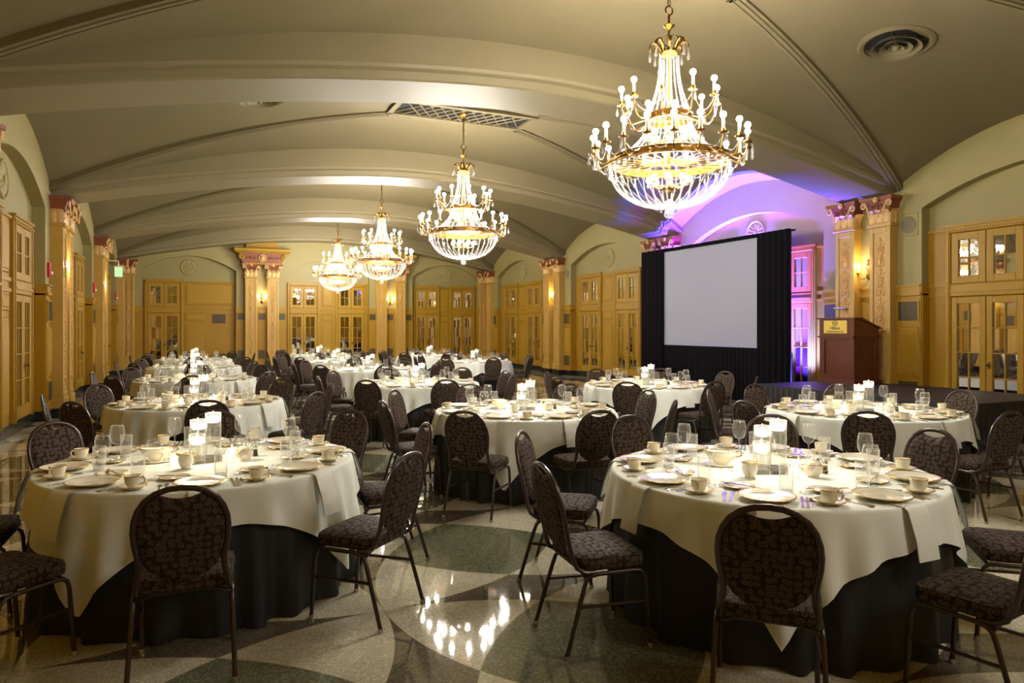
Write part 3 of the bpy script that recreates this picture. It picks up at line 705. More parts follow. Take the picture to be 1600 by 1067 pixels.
# ------------------------------------------------------------------ chandeliers
def strand(path, r, gap, name='bead_strand'):
    # a string of faceted beads along a path given in the local XZ plane
    b = MB(); P = [Vector(p) for p in path]; acc = 0; nxt = 0
    for a, c in zip(P, P[1:]):
        L = (c - a).length
        while nxt <= acc + L:
            q = a + (c - a) * ((nxt - acc) / L); b.octa(tuple(q), r, r * 1.15); nxt += gap
        acc += L
    return b.mesh(name, M['bead'])
def curve(fn, n=24): return [fn(i / n) for i in range(n + 1)]
CZ = 0.0
M['sleeve'] = mat('candle_sleeve_ivory', lin(150, 143, 124), .5)
M['finial'] = thin_glass('cut_crystal_ball', (.9, .91, .92, 1), .8, .06, .12, .1)
def chand_meshes():
    D = {}
    D['s1'] = strand(curve(lambda t: (.10 + .13 * t ** 2.2, 0, 4.47 - .60 * t)), .0095, .02)
    D['s2'] = strand(curve(lambda t: (.235 + .36 * t ** 1.9, 0, 3.78 - .40 * t)), .0095, .02)
    D['s3'] = strand(curve(lambda t: (.625 * cos(t * pi / 2 * .93) + .03 * t, 0, 3.33 - .44 * sin(t * pi / 2 * .96))), .0105, .0215)
    b = MB()
    b.tube([(0, 0, 5.56), (0, 0, 5.05)], .004, 5)
    for i in range(9):      # chain links
        z = 5.52 - i * .058; st = len(b.v)
        b.tube([(.016 * cos(2 * pi * k / 10), 0, .034 * sin(2 * pi * k / 10)) for k in range(10)], .0055, 5, closed=True); b.xf(Matrix.Translation((0, 0, z)) @ Matrix.Rotation(pi / 2 * (i % 2), 4, 'Z'), st)
    b.tube([(.045 * cos(2 * pi * k / 18), 0, 4.97 + .045 * sin(2 * pi * k / 18)) for k in range(18)], .009, 6, closed=True)
    D['chain'] = b.mesh('chain', M['brass_dark'], smooth=True)
    b = MB(); b.lathe([(.12, 5.58), (.11, 5.55), (.05, 5.52), (.001, 5.50)], 20); D['canopy'] = b.mesh('canopy', M['brass_dark'], smooth=True)
    b = MB(); b.lathe([(.001, 4.93), (.014, 4.92), (.012, 4.83), (.04, 4.825), (.062, 4.81), (.05, 4.795), (.02, 4.77), (.012, 4.75), (.012, 4.56), (.05, 4.53), (.11, 4.52), (.10, 4.49), (.03, 4.46), (.012, 4.44), (.012, 3.9), (.04, 3.88), (.04, 3.8), (.012, 3.78), (.012, 3.42), (.06, 3.40), (.065, 3.36), (.02, 3.33), (.012, 3.3), (.012, 3.06), (.06, 3.05), (.001, 3.03)], 12); D['stem'] = b.mesh('stem', M['brass'], smooth=True, autos=radians(50))
    b = MB(); b.tube([(.06, 0, 4.52), (.10, 0, 4.60), (.15, 0, 4.645), (.19, 0, 4.62), (.205, 0, 4.58), (.195, 0, 4.555)], [.01, .012, .012, .01, .008, .004], 6, flat=1.6)
    for s in (-1, 1): b.tube([(.12, 0, 4.63), (.13, s * .03, 4.66), (.15, s * .045, 4.64)], .006, 5)
    D['crown_leaf'] = b.mesh('crown_leaf', M['brass_dark'], smooth=True)
    def drop(x, z, k=1.0):
        b = MB(); b.octa((x, 0, z), .006, .009); b.octa((x, 0, z - .018), .006, .009); b.lathe([(.001, 0), (.005, -.01 * k), (.013 * k, -.045 * k), (.014 * k, -.055 * k), (.008 * k, -.07 * k), (.001, -.075 * k)], 6, 0, x, 0, z - .026); return b
    D['crown_drop'] = drop(.20, 4.545, 1.1).mesh('crystal_drop', M['crystal'])
    D['drop'] = drop(0, 0, 1.15).mesh('crystal_drop', M['crystal'])
    for nm, R, z0, z1 in (('upper_ring', .235, 3.79, 3.87), ('lower_ring', .615, 3.33, 3.415)):
        b = MB(); b.lathe([(R, z0), (R + .012, z0 + .008), (R + .004, z0 + .016), (R + .004, z1 - .016), (R + .012, z1 - .008), (R, z1), (R - .012, z1), (R - .012, z0), (R, z0)], 40)
        for i in range(round(R * 40)):
            a = 2 * pi * i / round(R * 40); b.octa(((R + .006) * cos(a), (R + .006) * sin(a), (z0 + z1) / 2), .014, .022)
        D[nm] = b.mesh(nm, M['brass'], smooth=True, autos=radians(40))
        b = MB(); b.tube([(.04, 0, z0 + .03), (R - .005, 0, z0 + .03)], .006, 5); D[nm + '_spoke'] = b.mesh('spoke', M['brass'], smooth=True)
    for nm, r0, r1, zr, zb in (('upper_arm', .24, .50, 3.82, 3.97), ('lower_arm', .62, .80, 3.37, 3.48)):
        b = MB(); d = r1 - r0
        b.tube(curve(lambda t: (r0 + d * (1 - (1 - t) ** 2) ** .9, 0, zr - .055 * sin(pi * min(1, t * 1.2)) + (zb - zr) * max(0, t - .25) ** 1.6 / .75 ** 1.6), 14), .0065, 6)
        b.lathe([(.001, zb - .01), (.02, zb - .005), (.045, zb), (.05, zb + .01), (.02, zb + .012), (.02, zb + .045), (.016, zb + .05), (.001, zb + .05)], 12, 0, r1)
        D[nm] = b.mesh('arm', M['brass'], smooth=True, autos=radians(50))
    b = MB(); b.lathe([(.0155, 0), (.0155, .105), (.001, .106)], 10); D['candle'] = b.mesh('candle_sleeve', M['sleeve'], smooth=True, autos=radians(40))
    b = MB(); b.ball((0, 0, .027), .03, 10, 6); D['bulb'] = b.mesh('bulb', M['lamp_bulb'], smooth=True)
    for nm, r1, zb, n in (('swag_u', .5, 3.96, 10), ('swag_l', .8, 3.47, 20)):
        p0 = Vector((r1, 0, zb)); p1 = Vector((r1 * cos(2 * pi / n), r1 * sin(2 * pi / n), zb)); L = (p1 - p0).length
        D[nm] = strand(curve(lambda t: tuple(p0 + (p1 - p0) * t - Vector((0, 0, 4 * t * (1 - t) * L * .34)) - (p0 + p1).normalized() * (4 * t * (1 - t) * .05))), .007, .015)
    b = MB(); b.tube([(.03, 0, 3.08), (.075, 0, 3.10), (.10, 0, 3.075), (.085, 0, 3.06)], [.008, .01, .008, .004], 5, flat=1.8); D['base_leaf'] = b.mesh('base_leaf', M['brass'], smooth=True)
    b = MB(); b.lathe([(.001, 0), (.04, .012), (.055, .045), (.04, .085), (.02, .1), (.055, .12), (.07, .15), (.045, .18), (.02, .19), (.001, .2)], 12, 0, 0, 0, 2.77); D['finial'] = b.mesh('finial', M['finial'], smooth=False)
    b = MB()
    b.tube([(.02, 0, 0), (.12, 0, -.02), (.20, 0, 0), (.205, 0, .02)], .006, 5); b.lathe([(.001, .01), (.02, .015), (.02, .035), (.001, .035)], 8, 0, .205); D['cluster_arm'] = b.mesh('cluster_arm', M['brass'], smooth=True)
    D['bulb_fill'] = b2 = D['bulb'].copy(); b2.materials[0] = M['fill_bulb']
    b = MB(); b.ball((0, 0, 0), .034, 10, 6); D['cbulb'] = b.mesh('bulb', M['lamp_bulb'], smooth=True)
    return D
CD = chand_meshes()
def chandelier(y, label, fill=None):
    e = empty('chandelier', (XC, y, 0)); tag(e, label, 'chandelier', 'crystal chandeliers')
    for k in ('canopy', 'chain', 'stem', 'upper_ring', 'lower_ring', 'finial'): obj(k, CD[k], e)
    def around(name, me, n, a0=0, parent=e):
        return [obj(name, me, parent, rz=a0 + 2 * pi * i / n) for i in range(n)]
    for lf in around('crown_leaf', CD['crown_leaf'], 8, .2): obj('crystal_drop', CD['crown_drop'], lf)
    around('bead_strand', CD['s1'], 18); around('bead_strand', CD['s2'], 24); around('bead_strand', CD['s3'], 36)
    around('spoke', CD['upper_ring_spoke'], 12); around('spoke', CD['lower_ring_spoke'], 24, .06); around('base_leaf', CD['base_leaf'], 10)
    for nm, n, r1, zb, a0 in (('upper_arm', 10, .5, 3.97, .15), ('lower_arm', 20, .8, 3.48, .04)):
        for a in around('arm', CD[nm], n, a0):
            c = obj('candle_sleeve', CD['candle'], a, (r1, 0, zb + .045)); obj('bulb', CD['bulb' if not fill else 'bulb_fill'], a, (r1, 0, zb + .15))
            obj('crystal_drop', CD['drop'], a, (r1 + .045, 0, zb - .005))
        around('bead_strand', CD['swag_u' if n == 10 else 'swag_l'], n, a0)
    for i in range(24):
        a = 2 * pi * i / 24; obj('crystal_drop', CD['drop'], e, (.635 * cos(a), .635 * sin(a), 3.32))
    for i in range(12):
        a = 2 * pi * i / 12; obj('crystal_drop', CD['drop'], e, (.13 * cos(a), .13 * sin(a), 2.97))
    for z in (3.60, 3.12):
        for k, a in enumerate(around('cluster_arm', CD['cluster_arm'], 8, .1)):
            a.location.z = z; obj('bulb', CD['cbulb' if not fill else 'bulb_fill'], a, (.205, 0, .06))
for y, lab in ((BC[1], 'nearest and largest lit crystal chandelier, hanging before the purple-lit vault'), (BC[2], 'second lit crystal chandelier from the camera, left of the screen'),
               (BC[3], 'third lit crystal chandelier, overlapping the farthest one'), (BC[4], 'farthest and smallest lit crystal chandelier by the far wall')):
    chandelier(y, lab)
chandelier(BC[0], 'added unseen dimmed chandelier behind the camera, filling light on the near tables', True)  # out of view, added as fill light for near tables and chairs

# ------------------------------------------------------------------ stage, lectern, projection screen
SX0, SX1, SY0, SY1, SZ = 9.1, 11.42, 5.9, 9.62, .61
st = empty('stage', (SX0, SY0, 0)); tag(st, 'low black carpeted stage with pleated skirt under the lectern', 'stage')
for i in range(3):
    y0 = (SY1 - SY0) * i / 3; y1 = (SY1 - SY0) * (i + 1) / 3
    for x0, x1 in ((0, 1.16), (1.16, 2.32)):
        b = MB(); b.box(x0 + .004, x1 - .004, y0 + .004, y1 - .004, SZ - .04, SZ); d = obj('deck_panel', b.mesh('deck_panel', M['stage_top']), st)
b = MB(); b.box(-.012, 2.32, -.012, .0, SZ - .07, SZ + .003); b.box(-.012, 0, 0, SY1 - SY0, SZ - .07, SZ + .003); b.box(0, 2.32, SY1 - SY0, SY1 - SY0 + .012, SZ - .07, SZ + .003)
obj('edge_rail', b.mesh('edge_rail', M['alu']), st)
def pleats(p0, p1, z0, z1, amp, wl, name, m, parent, nz=6, seed=0, top=.35):
    b = MB(); p0 = Vector(p0); p1 = Vector(p1); L = (p1 - p0).length; d = (p1 - p0) / L; n = Vector((-d.y, d.x)); N = max(8, int(L / wl * 8)); rr = random.Random(seed); ph = [rr.uniform(0, 6.28) for _ in range(3)]
    def fn(u, t):
        s = u * L; k = top + (1 - top) * (1 - t); w = sin(2 * pi * s / wl + .7 * sin(s * 2.1 + ph[0])) * (.7 + .3 * sin(s * 3.3 + ph[1])) + .25 * sin(2 * pi * s / wl * 2.1 + ph[2])
        q = p0 + d * s + n * (amp * k * w); return (q.x, q.y, z0 + (z1 - z0) * t)
    b.grid(fn, N, nz); return obj(name, b.mesh(name, m, smooth=True), parent)
pleats((-.02, SY1 - SY0), (-.02, 0), .01, SZ - .03, .022, .12, 'skirt', M['skirt'], st, seed=1)
pleats((-.02, -.02), (2.3, -.02), .01, SZ - .03, .022, .12, 'skirt', M['skirt'], st, seed=2)
pleats((2.3, SY1 - SY0 + .02), (-.02, SY1 - SY0 + .02), .01, SZ - .03, .022, .12, 'skirt', M['skirt'], st, seed=3)

lx, ly = 10.5, 8.7      # near front corner; the front faces the tables (-x)
le = empty('lectern', (lx, ly, SZ)); tag(le, 'dark mahogany lectern with brass plaque standing on the stage', 'lectern')
LWd, LD, LHt = .74, .62, 1.18
b = MB(); b.box(-.04, LD + .04, -.04, LWd + .04, 0, .05); b.box(-.025, LD + .025, -.025, LWd + .025, .05, .075); obj('base', b.mesh('base', M['wood']), le)
def Mrot(): return Matrix.Rotation(-pi / 2, 4, 'Z')
b = MB(); b.box(.02, LD - .02, .02, LWd - .02, .07, .84); obj('body', b.mesh('body', M['wood']), le)
b = MB()        # front frame and panel (built facing -y then turned to -x)
def facef(b, w, h, m=0):
    b.chbox(0, .11, -.022, 0, .07, h, .004); b.chbox(w - .11, w, -.022, 0, .07, h, .004); b.chbox(.11, w - .11, -.022, 0, .07, .16, .004); b.chbox(.11, w - .11, -.022, 0, h - .06, h, .004)
facef(b, LWd, .84); b.xf(Matrix.Translation((0.0, LWd, 0)) @ Matrix.Rotation(-pi / 2, 4, 'Z')); b.xf(Matrix.Translation((.02, 0, 0))); obj('front_frame', b.mesh('front_frame', M['wood']), le)
b = MB(); facef(b, LD, .84); b.xf(Matrix.Translation((0, .02, 0))); obj('side_frame', b.mesh('side_frame', M['wood']), le)
b = MB(); b.xf(Matrix()); 
prof = [(0, .84), (LD, .84), (LD, .98), (.16, 1.15), (0, 1.15)]
b = MB(); b.prism(prof, 0, LWd); obj('upper_box', b.mesh('upper_box', M['wood']), le)
b = MB(); b.box(-.03, LD + .02, -.02, 0, .82, .85); b.box(-.03, 0, -.02, LWd + .02, .82, .85); obj('moulding', b.mesh('moulding', M['wood']), le)
b = MB(); b.prism([(-.035, 1.15), (.165, 1.15), (LD + .03, .975), (LD + .03, 1.0), (.17, 1.178), (-.035, 1.178)], -.035, LWd + .035); obj('reading_top', b.mesh('reading_top', M['wood']), le)
pq = empty('plaque'); pq.parent = le; pq.location = (-.003, .635, .895); pq.rotation_euler = (0, 0, -pi / 2)   # local x runs along the front, -y faces out
b = MB(); b.chbox(0, .50, -.012, 0, 0, .235, .005); pl = obj('plate', b.mesh('plate', M['plaque']), pq)
def text(s, size, x, z, name):
    cu = bpy.data.curves.new(name, 'FONT'); cu.body = s; cu.size = size; cu.align_x = 'CENTER'; cu.offset = size * .012; cu.extrude = .0008
    o = bpy.data.objects.new(name, cu); C.objects.link(o); dg = bpy.context.evaluated_depsgraph_get(); me = bpy.data.meshes.new_from_object(o.evaluated_get(dg)); C.objects.unlink(o); bpy.data.objects.remove(o)
    me.materials.clear(); me.materials.append(M['ink']); return obj(name, me, pq, (x, -.0135, z), rot=(pi / 2, 0, 0))
text('Hilton', .084, .25, .07, 'lettering'); text('President Kansas City', .041, .25, .022, 'lettering')
b = MB(); b.tube([(.25 + .052 * cos(2 * pi * i / 28), -.013, .178 + .042 * sin(2 * pi * i / 28)) for i in range(28)], .0045, 5, closed=True, flat=1)
b.tube([(.25 + .066 * cos(.5 + i * .2), -.013, .178 + .046 * sin(.5 + i * .2)) for i in range(14)], .003, 5)
b.box(.226, .240, -.0145, -.012, .158, .198); b.box(.258, .272, -.0145, -.012, .158, .198); b.box(.238, .262, -.0145, -.012, .174, .184); obj('emblem', b.mesh('emblem', M['ink']), pq)
b = MB(); b.tube([(.12, .26, 1.16), (.12, .26, 1.25), (.10, .28, 1.31), (.06, .32, 1.335)], .008, 6); b.tube([(.02, .18, 1.335), (.12, .52, 1.345)], .02, 10); b.tube([(.02, .18, 1.335), (.014, .165, 1.335)], .022, 10); obj('reading_lamp', b.mesh('reading_lamp', M['bump_metal'], smooth=True, autos=radians(40)), le)

PX, PY0, PY1, PH = 10.92, 10.5, 15.62, 3.6
ps = empty('projection_screen', (PX, (PY0 + PY1) / 2, 0)); tag(ps, 'large white projection screen in a black pleated drape surround', 'projection screen')
oy = -(PY0 + PY1) / 2; SA, SB, ZT, ZBt = 11.4, 14.68, 3.52, 1.17
b = MB()
b.grid(lambda u, t: (0, SA + oy + (SB - SA) * u, ZBt + (ZT - ZBt) * t), 8, 8); obj('screen_surface', b.mesh('screen_surface', M['screen']), ps)
b = MB()
for a, c, z0, z1 in ((SA - .03, SB + .03, ZT, ZT + .03), (SA - .03, SB + .03, ZBt - .03, ZBt), (SA - .03, SA, ZBt, ZT), (SB, SB + .03, ZBt, ZT)): b.box(-.012, .03, a + oy, c + oy, z0, z1)
for y in (SA - .02, SB + .02): b.box(.0, .03, y + oy - .015, y + oy + .015, 0, ZT)
obj('screen_frame', b.mesh('screen_frame', M['drape']), ps)
pleats((-.03, PY1 + oy), (-.03, SB - .02 + oy), .02, PH, .03, .17, 'side_drape', M['drape'], ps, 8, 5, .6)
pleats((-.03, SA + .02 + oy), (-.03, PY0 + oy), .02, PH, .03, .17, 'side_drape', M['drape'], ps, 8, 6, .6)
pleats((-.03, SB + oy), (-.03, SA + oy), ZT - .005, PH, .012, .2, 'valance', M['drape'], ps, 2, 7, .6)
pleats((-.03, SB + oy), (-.03, SA + oy), .02, ZBt + .005, .025, .13, 'skirt', M['drape'], ps, 6, 8, .3)
b = MB(); b.box(.06, .1, PY0 + oy, PY1 + oy, PH - .05, PH - .01)
for y in (PY0 + .12, PY1 - .12): b.tube([(.08, y + oy, 0), (.08, y + oy, PH)], .025, 8); b.box(-.1, .26, y + oy - .18, y + oy + .18, 0, .012)
obj('pipe_frame', b.mesh('pipe_frame', M['black_metal']), ps)

# ------------------------------------------------------------------ banquet chair (origin on the floor under the seat, facing +y)
def chair_meshes():
    D = {}
    def bl(z):  # rear lean of the back
        return -.205 - .235 * max(0, z - .45) ** 1.05
    # back frame: keyhole loop
    half = [(.198, -.10, .405), (.197, -.15, .408), (.193, -.188, .43), (.186, bl(.48), .48)]
    prof = [(.176, .53), (.175, .57), (.182, .62), (.190, .67), (.193, .72), (.188, .77), (.172, .82), (.144, .862), (.104, .892), (.054, .909)]
    half += [(x, bl(z), z) for x, z in prof]
    path = half + [(0, bl(.914), .914)] + [(-x, y, z) for x, y, z in half[::-1]]
    b = MB(); b.tube(path, .0125, 8, flat=1.15); D['back_frame'] = b.mesh('back_frame', M['frame'], smooth=True, autos=radians(50))
    # back pad: oval with a dished top edge that leaves the hand-hold open
    NR, NA = 5, 60
    side_pts = [(0, .472), (.05, .478), (.1, .5), (.14, .535), (.166, .58), (.18, .64), (.186, .69), (.187, .73), (.181, .775), (.165, .82), (.138, .856), (.112, .876), (.088, .886), (.074, .882), (.055, .873), (.03, .867), (0, .865)]
    full = side_pts + [(-x, z) for x, z in side_pts[::-1]][1:-1]
    cum = [0]
    for p, q in zip(full, full[1:] + full[:1]): cum.append(cum[-1] + sqrt((p[0] - q[0]) ** 2 + (p[1] - q[1]) ** 2))
    def outline(a):
        d = (a / (2 * pi) % 1) * cum[-1]
        for i in range(len(full)):
            if d <= cum[i + 1] + 1e-9:
                k = (d - cum[i]) / (cum[i + 1] - cum[i]); p, q = full[i], full[(i + 1) % len(full)]; return p[0] + (q[0] - p[0]) * k, p[1] + (q[1] - p[1]) * k
    b = MB()
    for side in (1, -1):
        st = len(b.v); cx, cz = 0, .66
        def fn(u, t):
            x, z = outline(2 * pi * u); k = t; X, Z = cx + (x - cx) * k, cz + (z - cz) * k
            th = .026 * (1 - k ** 6) ** .5 if k < 1 else 0
            return (X, bl(Z) + side * (th if side > 0 else th * .8), Z)
        b.grid(fn, NA, 8, wrap=True, flip=(side < 0), uvfn=None)
    for i, (x, y, z) in enumerate(b.v): b.uv[i] = (x + .5, z)
    D['backrest'] = b.mesh('backrest', M['fabric'], smooth=True)
    # seat cushion
    b = MB()
    def sq(a, e=.28):
        c, s = cos(a), sin(a); return (abs(c) ** e * (1 if c > 0 else -1), abs(s) ** e * (1 if s > 0 else -1))
    def seat(u, t):
        a = 2 * pi * u; qx, qy = sq(a)
        # t: 0 bottom edge .. 1 crown centre
        tab = [(.93, .412), (.985, .418), (1.0, .435), (1.0, .455), (.975, .474), (.9, .484), (.6, .493), (.3, .497), (0.0, .498)]
        k, z = tab[round(t * 8)]
        wy = .185; wx = .225 - .02 * (1 - (qy + 1) / 2)
        return (qx * wx * k, .0 + qy * wy * k, z)
    per = [0]
    for i in range(40): p, q = seat(i / 40, .25), seat((i + 1) / 40, .25); per.append(per[-1] + sqrt((p[0] - q[0]) ** 2 + (p[1] - q[1]) ** 2))
    b.grid(lambda u, t: seat(u, t * .5), 40, 4, uvfn=lambda u, t: (per[round(u * 40)], .4 + .075 * t))
    b.grid(lambda u, t: seat(u, .5 + t * .5), 40, 4, uvfn=lambda u, t: (seat(u, .5 + t * .5)[0] + 3, seat(u, .5 + t * .5)[1]))
    n = len(b.v); b.poly([(sq(2 * pi * i / 40)[0] * .2, sq(2 * pi * i / 40)[1] * .17, .412) for i in range(40)][::-1])
    D['seat'] = b.mesh('seat', M['fabric'], smooth=True, autos=radians(60))
    # legs and rails
    r = .0115
    for s, nm in ((1, 'r'), (-1, 'l')):
        b = MB(); b.tube([(s * .205, .115, .396), (s * .205, .15, .393), (s * .206, .172, .375), (s * .207, .182, .34), (s * .212, .205, .012)], r, 8); D['leg_f' + nm] = b.mesh('leg', M['frame'], smooth=True, autos=radians(50))
        b = MB(); b.tube([(s * .205, -.085, .396), (s * .206, -.12, .390), (s * .208, -.145, .37), (s * .21, -.16, .33), (s * .222, -.255, .012)], r, 8); D['leg_b' + nm] = b.mesh('leg', M['frame'], smooth=True, autos=radians(50))
        b = MB(); b.tube([(s * .205, -.09, .396), (s * .205, .12, .396)], r, 8); b.tube([(s * .2, -.11, .405), (s * .204, -.1, .39)], r, 6); D['rail_' + nm] = b.mesh('seat_rail', M['frame'], smooth=True, autos=radians(50))
        b = MB(); b.tube([(s * .209, .19, .235), (s * .214, -.185, .245)], .009, 7); D['str_' + nm] = b.mesh('stretcher', M['frame'], smooth=True, autos=radians(50))
    b = MB(); b.tube([(-.205, .15, .393), (-.15, .16, .40), (.15, .16, .40), (.205, .15, .393)], .009, 6); b.tube([(-.207, -.14, .372), (-.13, -.15, .405), (.13, -.15, .405), (.207, -.14, .372)], .009, 6); D['cross'] = b.mesh('cross_rail', M['frame'], smooth=True)
    b = MB(); b.lathe([(.001, 0), (.014, 0), (.015, .012), (.0125, .022)], 10); D['glide'] = b.mesh('glide', M['glide'], smooth=True, autos=radians(40))
    return D
CH = chair_meshes()
GL = {'fr': (.212, .205), 'fl': (-.212, .205), 'br': (.222, -.255), 'bl': (-.222, -.255)}
def chair(x, y, rz, label):
    e = empty('banquet_chair', (x, y, 0), rz); tag(e, label, 'chair', 'swirl-patterned banquet chairs')
    obj('seat', CH['seat'], e); obj('backrest', CH['backrest'], e); obj('back_frame', CH['back_frame'], e); obj('cross_rail', CH['cross'], e)
    for k, (gx, gy) in GL.items():
        l = obj('leg', CH['leg_' + k], e); obj('glide', CH['glide'], l, (gx, gy, 0))
    for k in 'rl': obj('seat_rail', CH['rail_' + k], e); obj('stretcher', CH['str_' + k], e)
    return e

# ------------------------------------------------------------------ tableware
R = .93; TZ = .765
def ware():
    D = {}
    def L(name, prof, m, n=24, smooth=True, auto=50): b = MB(); b.lathe(prof, n); return b.mesh(name, m, smooth=smooth, autos=radians(auto))
    D['plate'] = L('plate', [(.001, .006), (.085, .006), (.095, .012), (.136, .02), (.138, .018), (.1, .004), (.08, 0), (.001, 0)], M['china'], 32)
    b = MB(); b.lathe([(.1335, .0207), (.1385, .021), (.139, .0175)], 32); D['plate_rim'] = b.mesh('gilt_rim', M['gilt'], smooth=True)
    b = MB(); b.lathe([(.046, .0066), (.049, .0066)], 28); b.lathe([(.012, .0066), (.018, .0066)], 16); b.lathe([(.098, .0145), (.0995, .0148)], 32)
    for i in range(6): a = i * pi / 3; b.poly([(.024 * cos(a), .024 * sin(a), .0067), (.034 * cos(a + .25), .034 * sin(a + .25), .0067), (.03 * cos(a + .5), .03 * sin(a + .5), .0067)])
    D['plate_crest'] = b.mesh('printed_crest', M['ornline'])
    D['saucer'] = L('saucer', [(.001, .005), (.028, .005), (.05, .012), (.073, .02), (.074, .018), (.045, .004), (.03, 0), (.001, 0)], M['china'], 24)
    b = MB(); b.lathe([(.071, .0203), (.0745, .0205), (.0748, .017)], 24); D['saucer_rim'] = b.mesh('gilt_rim', M['gilt'], smooth=True)
    D['bread'] = L('plate', [(.001, .005), (.05, .005), (.058, .009), (.082, .014), (.083, .012), (.055, .003), (.001, 0)], M['china'], 24)
    b = MB(); b.lathe([(.080, .0145), (.0835, .0147), (.084, .011)], 24); D['bread_rim'] = b.mesh('gilt_rim', M['gilt'], smooth=True)
    D['cup'] = L('cup', [(.001, .004), (.022, .0), (.025, .006), (.031, .012), (.038, .03), (.041, .05), (.0435, .066), (.0415, .066), (.039, .05), (.036, .03), (.028, .012), (.001, .01)], M['china'], 24)
    b = MB(); b.lathe([(.0436, .0635), (.044, .067), (.041, .067)], 24); D['cup_rim'] = b.mesh('gilt_rim', M['gilt'], smooth=True)
    b = MB(); b.tube([(.040, 0, .055), (.055, 0, .06), (.066, 0, .05), (.062, 0, .034), (.05, 0, .022), (.036, 0, .022)], [.004, .0042, .004, .0038, .0036, .004], 6, flat=1.4); D['cup_handle'] = b.mesh('handle', M['china'], smooth=True)
    b = MB(); b.tube([(.044, 0, .0635), (.057, 0, .0645), (.0705, 0, .05), (.066, 0, .031)], .0016, 5); D['cup_line'] = b.mesh('gilt_line', M['gilt'], smooth=True)
    D['goblet'] = L('wine_glass', [(.001, .003), (.034, .0), (.033, .003), (.012, .007), (.0045, .016), (.004, .075), (.008, .083), (.024, .092), (.036, .115), (.0385, .14), (.036, .17), (.031, .192)], M['glass'], 20)
    b = MB(); b.tube([(.031 * cos(2 * pi * i / 20), .031 * sin(2 * pi * i / 20), .192) for i in range(20)], .0011, 4, closed=True); D['goblet_rim'] = b.mesh('rim', M['rimglass'], smooth=True)
    b = MB(); b.tube([(.0335 * cos(2 * pi * i / 20), .0335 * sin(2 * pi * i / 20), .002) for i in range(20)], .0012, 4, closed=True); D['goblet_foot'] = b.mesh('foot_edge', M['rimglass'], smooth=True)
    D['tumbler'] = L('tumbler', [(.001, .012), (.027, .012), (.027, .0), (.029, 0), (.0305, .03), (.032, .125), (.0305, .125), (.0285, .03), (.027, .016), (.001, .014)], M['glass'], 20)
    b = MB(); b.tube([(.0313 * cos(2 * pi * i / 20), .0313 * sin(2 * pi * i / 20), .125) for i in range(20)], .0012, 4, closed=True); D['tumbler_rim'] = b.mesh('rim', M['rimglass'], smooth=True)
    b = MB(); b.lathe([(.001, .001), (.028, .001), (.0285, .008), (.001, .012)], 20); D['tumbler_base'] = b.mesh('base', M['rimglass'], smooth=True)
    # flatware lies along local y, handle towards -y
    b = MB()
    def blade(b, pts, h=.003):
        o = [(x, y) for x, y in pts] + [(-x, y) for x, y in pts[::-1]]; n = len(b.v); k = len(o)
        b.v += [(x * .8, y, h) for x, y in o] + [(x, y, 0) for x, y in o]; b.f.append(tuple(range(n, n + k))); b.m.append(0)
        for i in range(k): j = (i + 1) % k; b.f.append((n + j, n + i, n + k + i, n + k + j)); b.m.append(0)
    blade(b, [(.006, -.1), (.009, -.09), (.006, -.06), (.003, .0), (.003, .03), (.011, .045), (.0115, .06)])
    for x in (-.0092, -.003, .003, .0092): b.box(x - .0016, x + .0016, .058, .1, .0, .003)
    D['fork'] = b.mesh('fork', M['steel'])
    b = MB(); blade(b, [(.006, -.115), (.008, -.1), (.0055, -.04), (.005, .0), (.009, .01), (.010, .07), (.006, .105), (.001, .115)]); D['knife'] = b.mesh('knife', M['steel'])
    b = MB(); blade(b, [(.006, -.085), (.008, -.075), (.004, -.02), (.003, .03)]); b.lathe([(.001, .001), (.014, .003), (.019, .007), (.0185, .006), (.001, 0)], 12, 0, 0, .055)
    for i in range(len(b.v)):
        x, y, z = b.v[i]
        if y > .03: b.v[i] = (x * .85, .055 + (y - .055) * 1.35, z)
    D['spoon'] = b.mesh('spoon', M['steel'], smooth=True, autos=radians(40))
    # napkin: flat under the plate, folding over the table edge (outwards = -y)
    b = MB()
    path = [(.02, .003), (-.14, .003), (-.168, .002), (-.188, -.012), (-.2, -.045), (-.232, -.14), (-.248, -.235)]
    def nap(u, t):
        y, z = path[round(t * 6)]; return ((u - .5) * (.135 + .008 * t), y, z)
    b.grid(nap, 4, 6); b.grid(lambda u, t: (lambda p: (p[0], p[1] + (.006 if t > .4 else 0), p[2] - (.002 if t <= .4 else 0)))(nap(u, t)), 4, 6, flip=True)
    D['napkin'] = b.mesh('napkin', M['napkin'], smooth=True)
    # centrepiece
    for nm, h in (('tall', .29), ('mid', .25), ('short', .17)):
        b = MB(); b.lathe([(.001, .008), (.04, .008), (.04, 0), (.043, 0), (.043, h), (.0405, h), (.0405, .01), (.001, .01)], 24); D['vase_' + nm] = b.mesh('vase_glass', M['glass'], smooth=True, autos=radians(40))
        b = MB(); b.lathe([(.001, .011), (.040, .011), (.040, h - .05), (.001, h - .05)], 20); D['water_' + nm] = b.mesh('water', M['water'], smooth=True, autos=radians(40))
        b = MB(); b.tube([(.0418 * cos(2 * pi * i / 24), .0418 * sin(2 * pi * i / 24), h) for i in range(24)], .0014, 4, closed=True); D['vrim_' + nm] = b.mesh('rim', M['rimglass'], smooth=True)
    b = MB(); b.tube([(.0415 * cos(2 * pi * i / 24), .0415 * sin(2 * pi * i / 24), .004) for i in range(24)], .0022, 4, closed=True); D['vbase'] = b.mesh('base_ring', M['rimglass'], smooth=True)
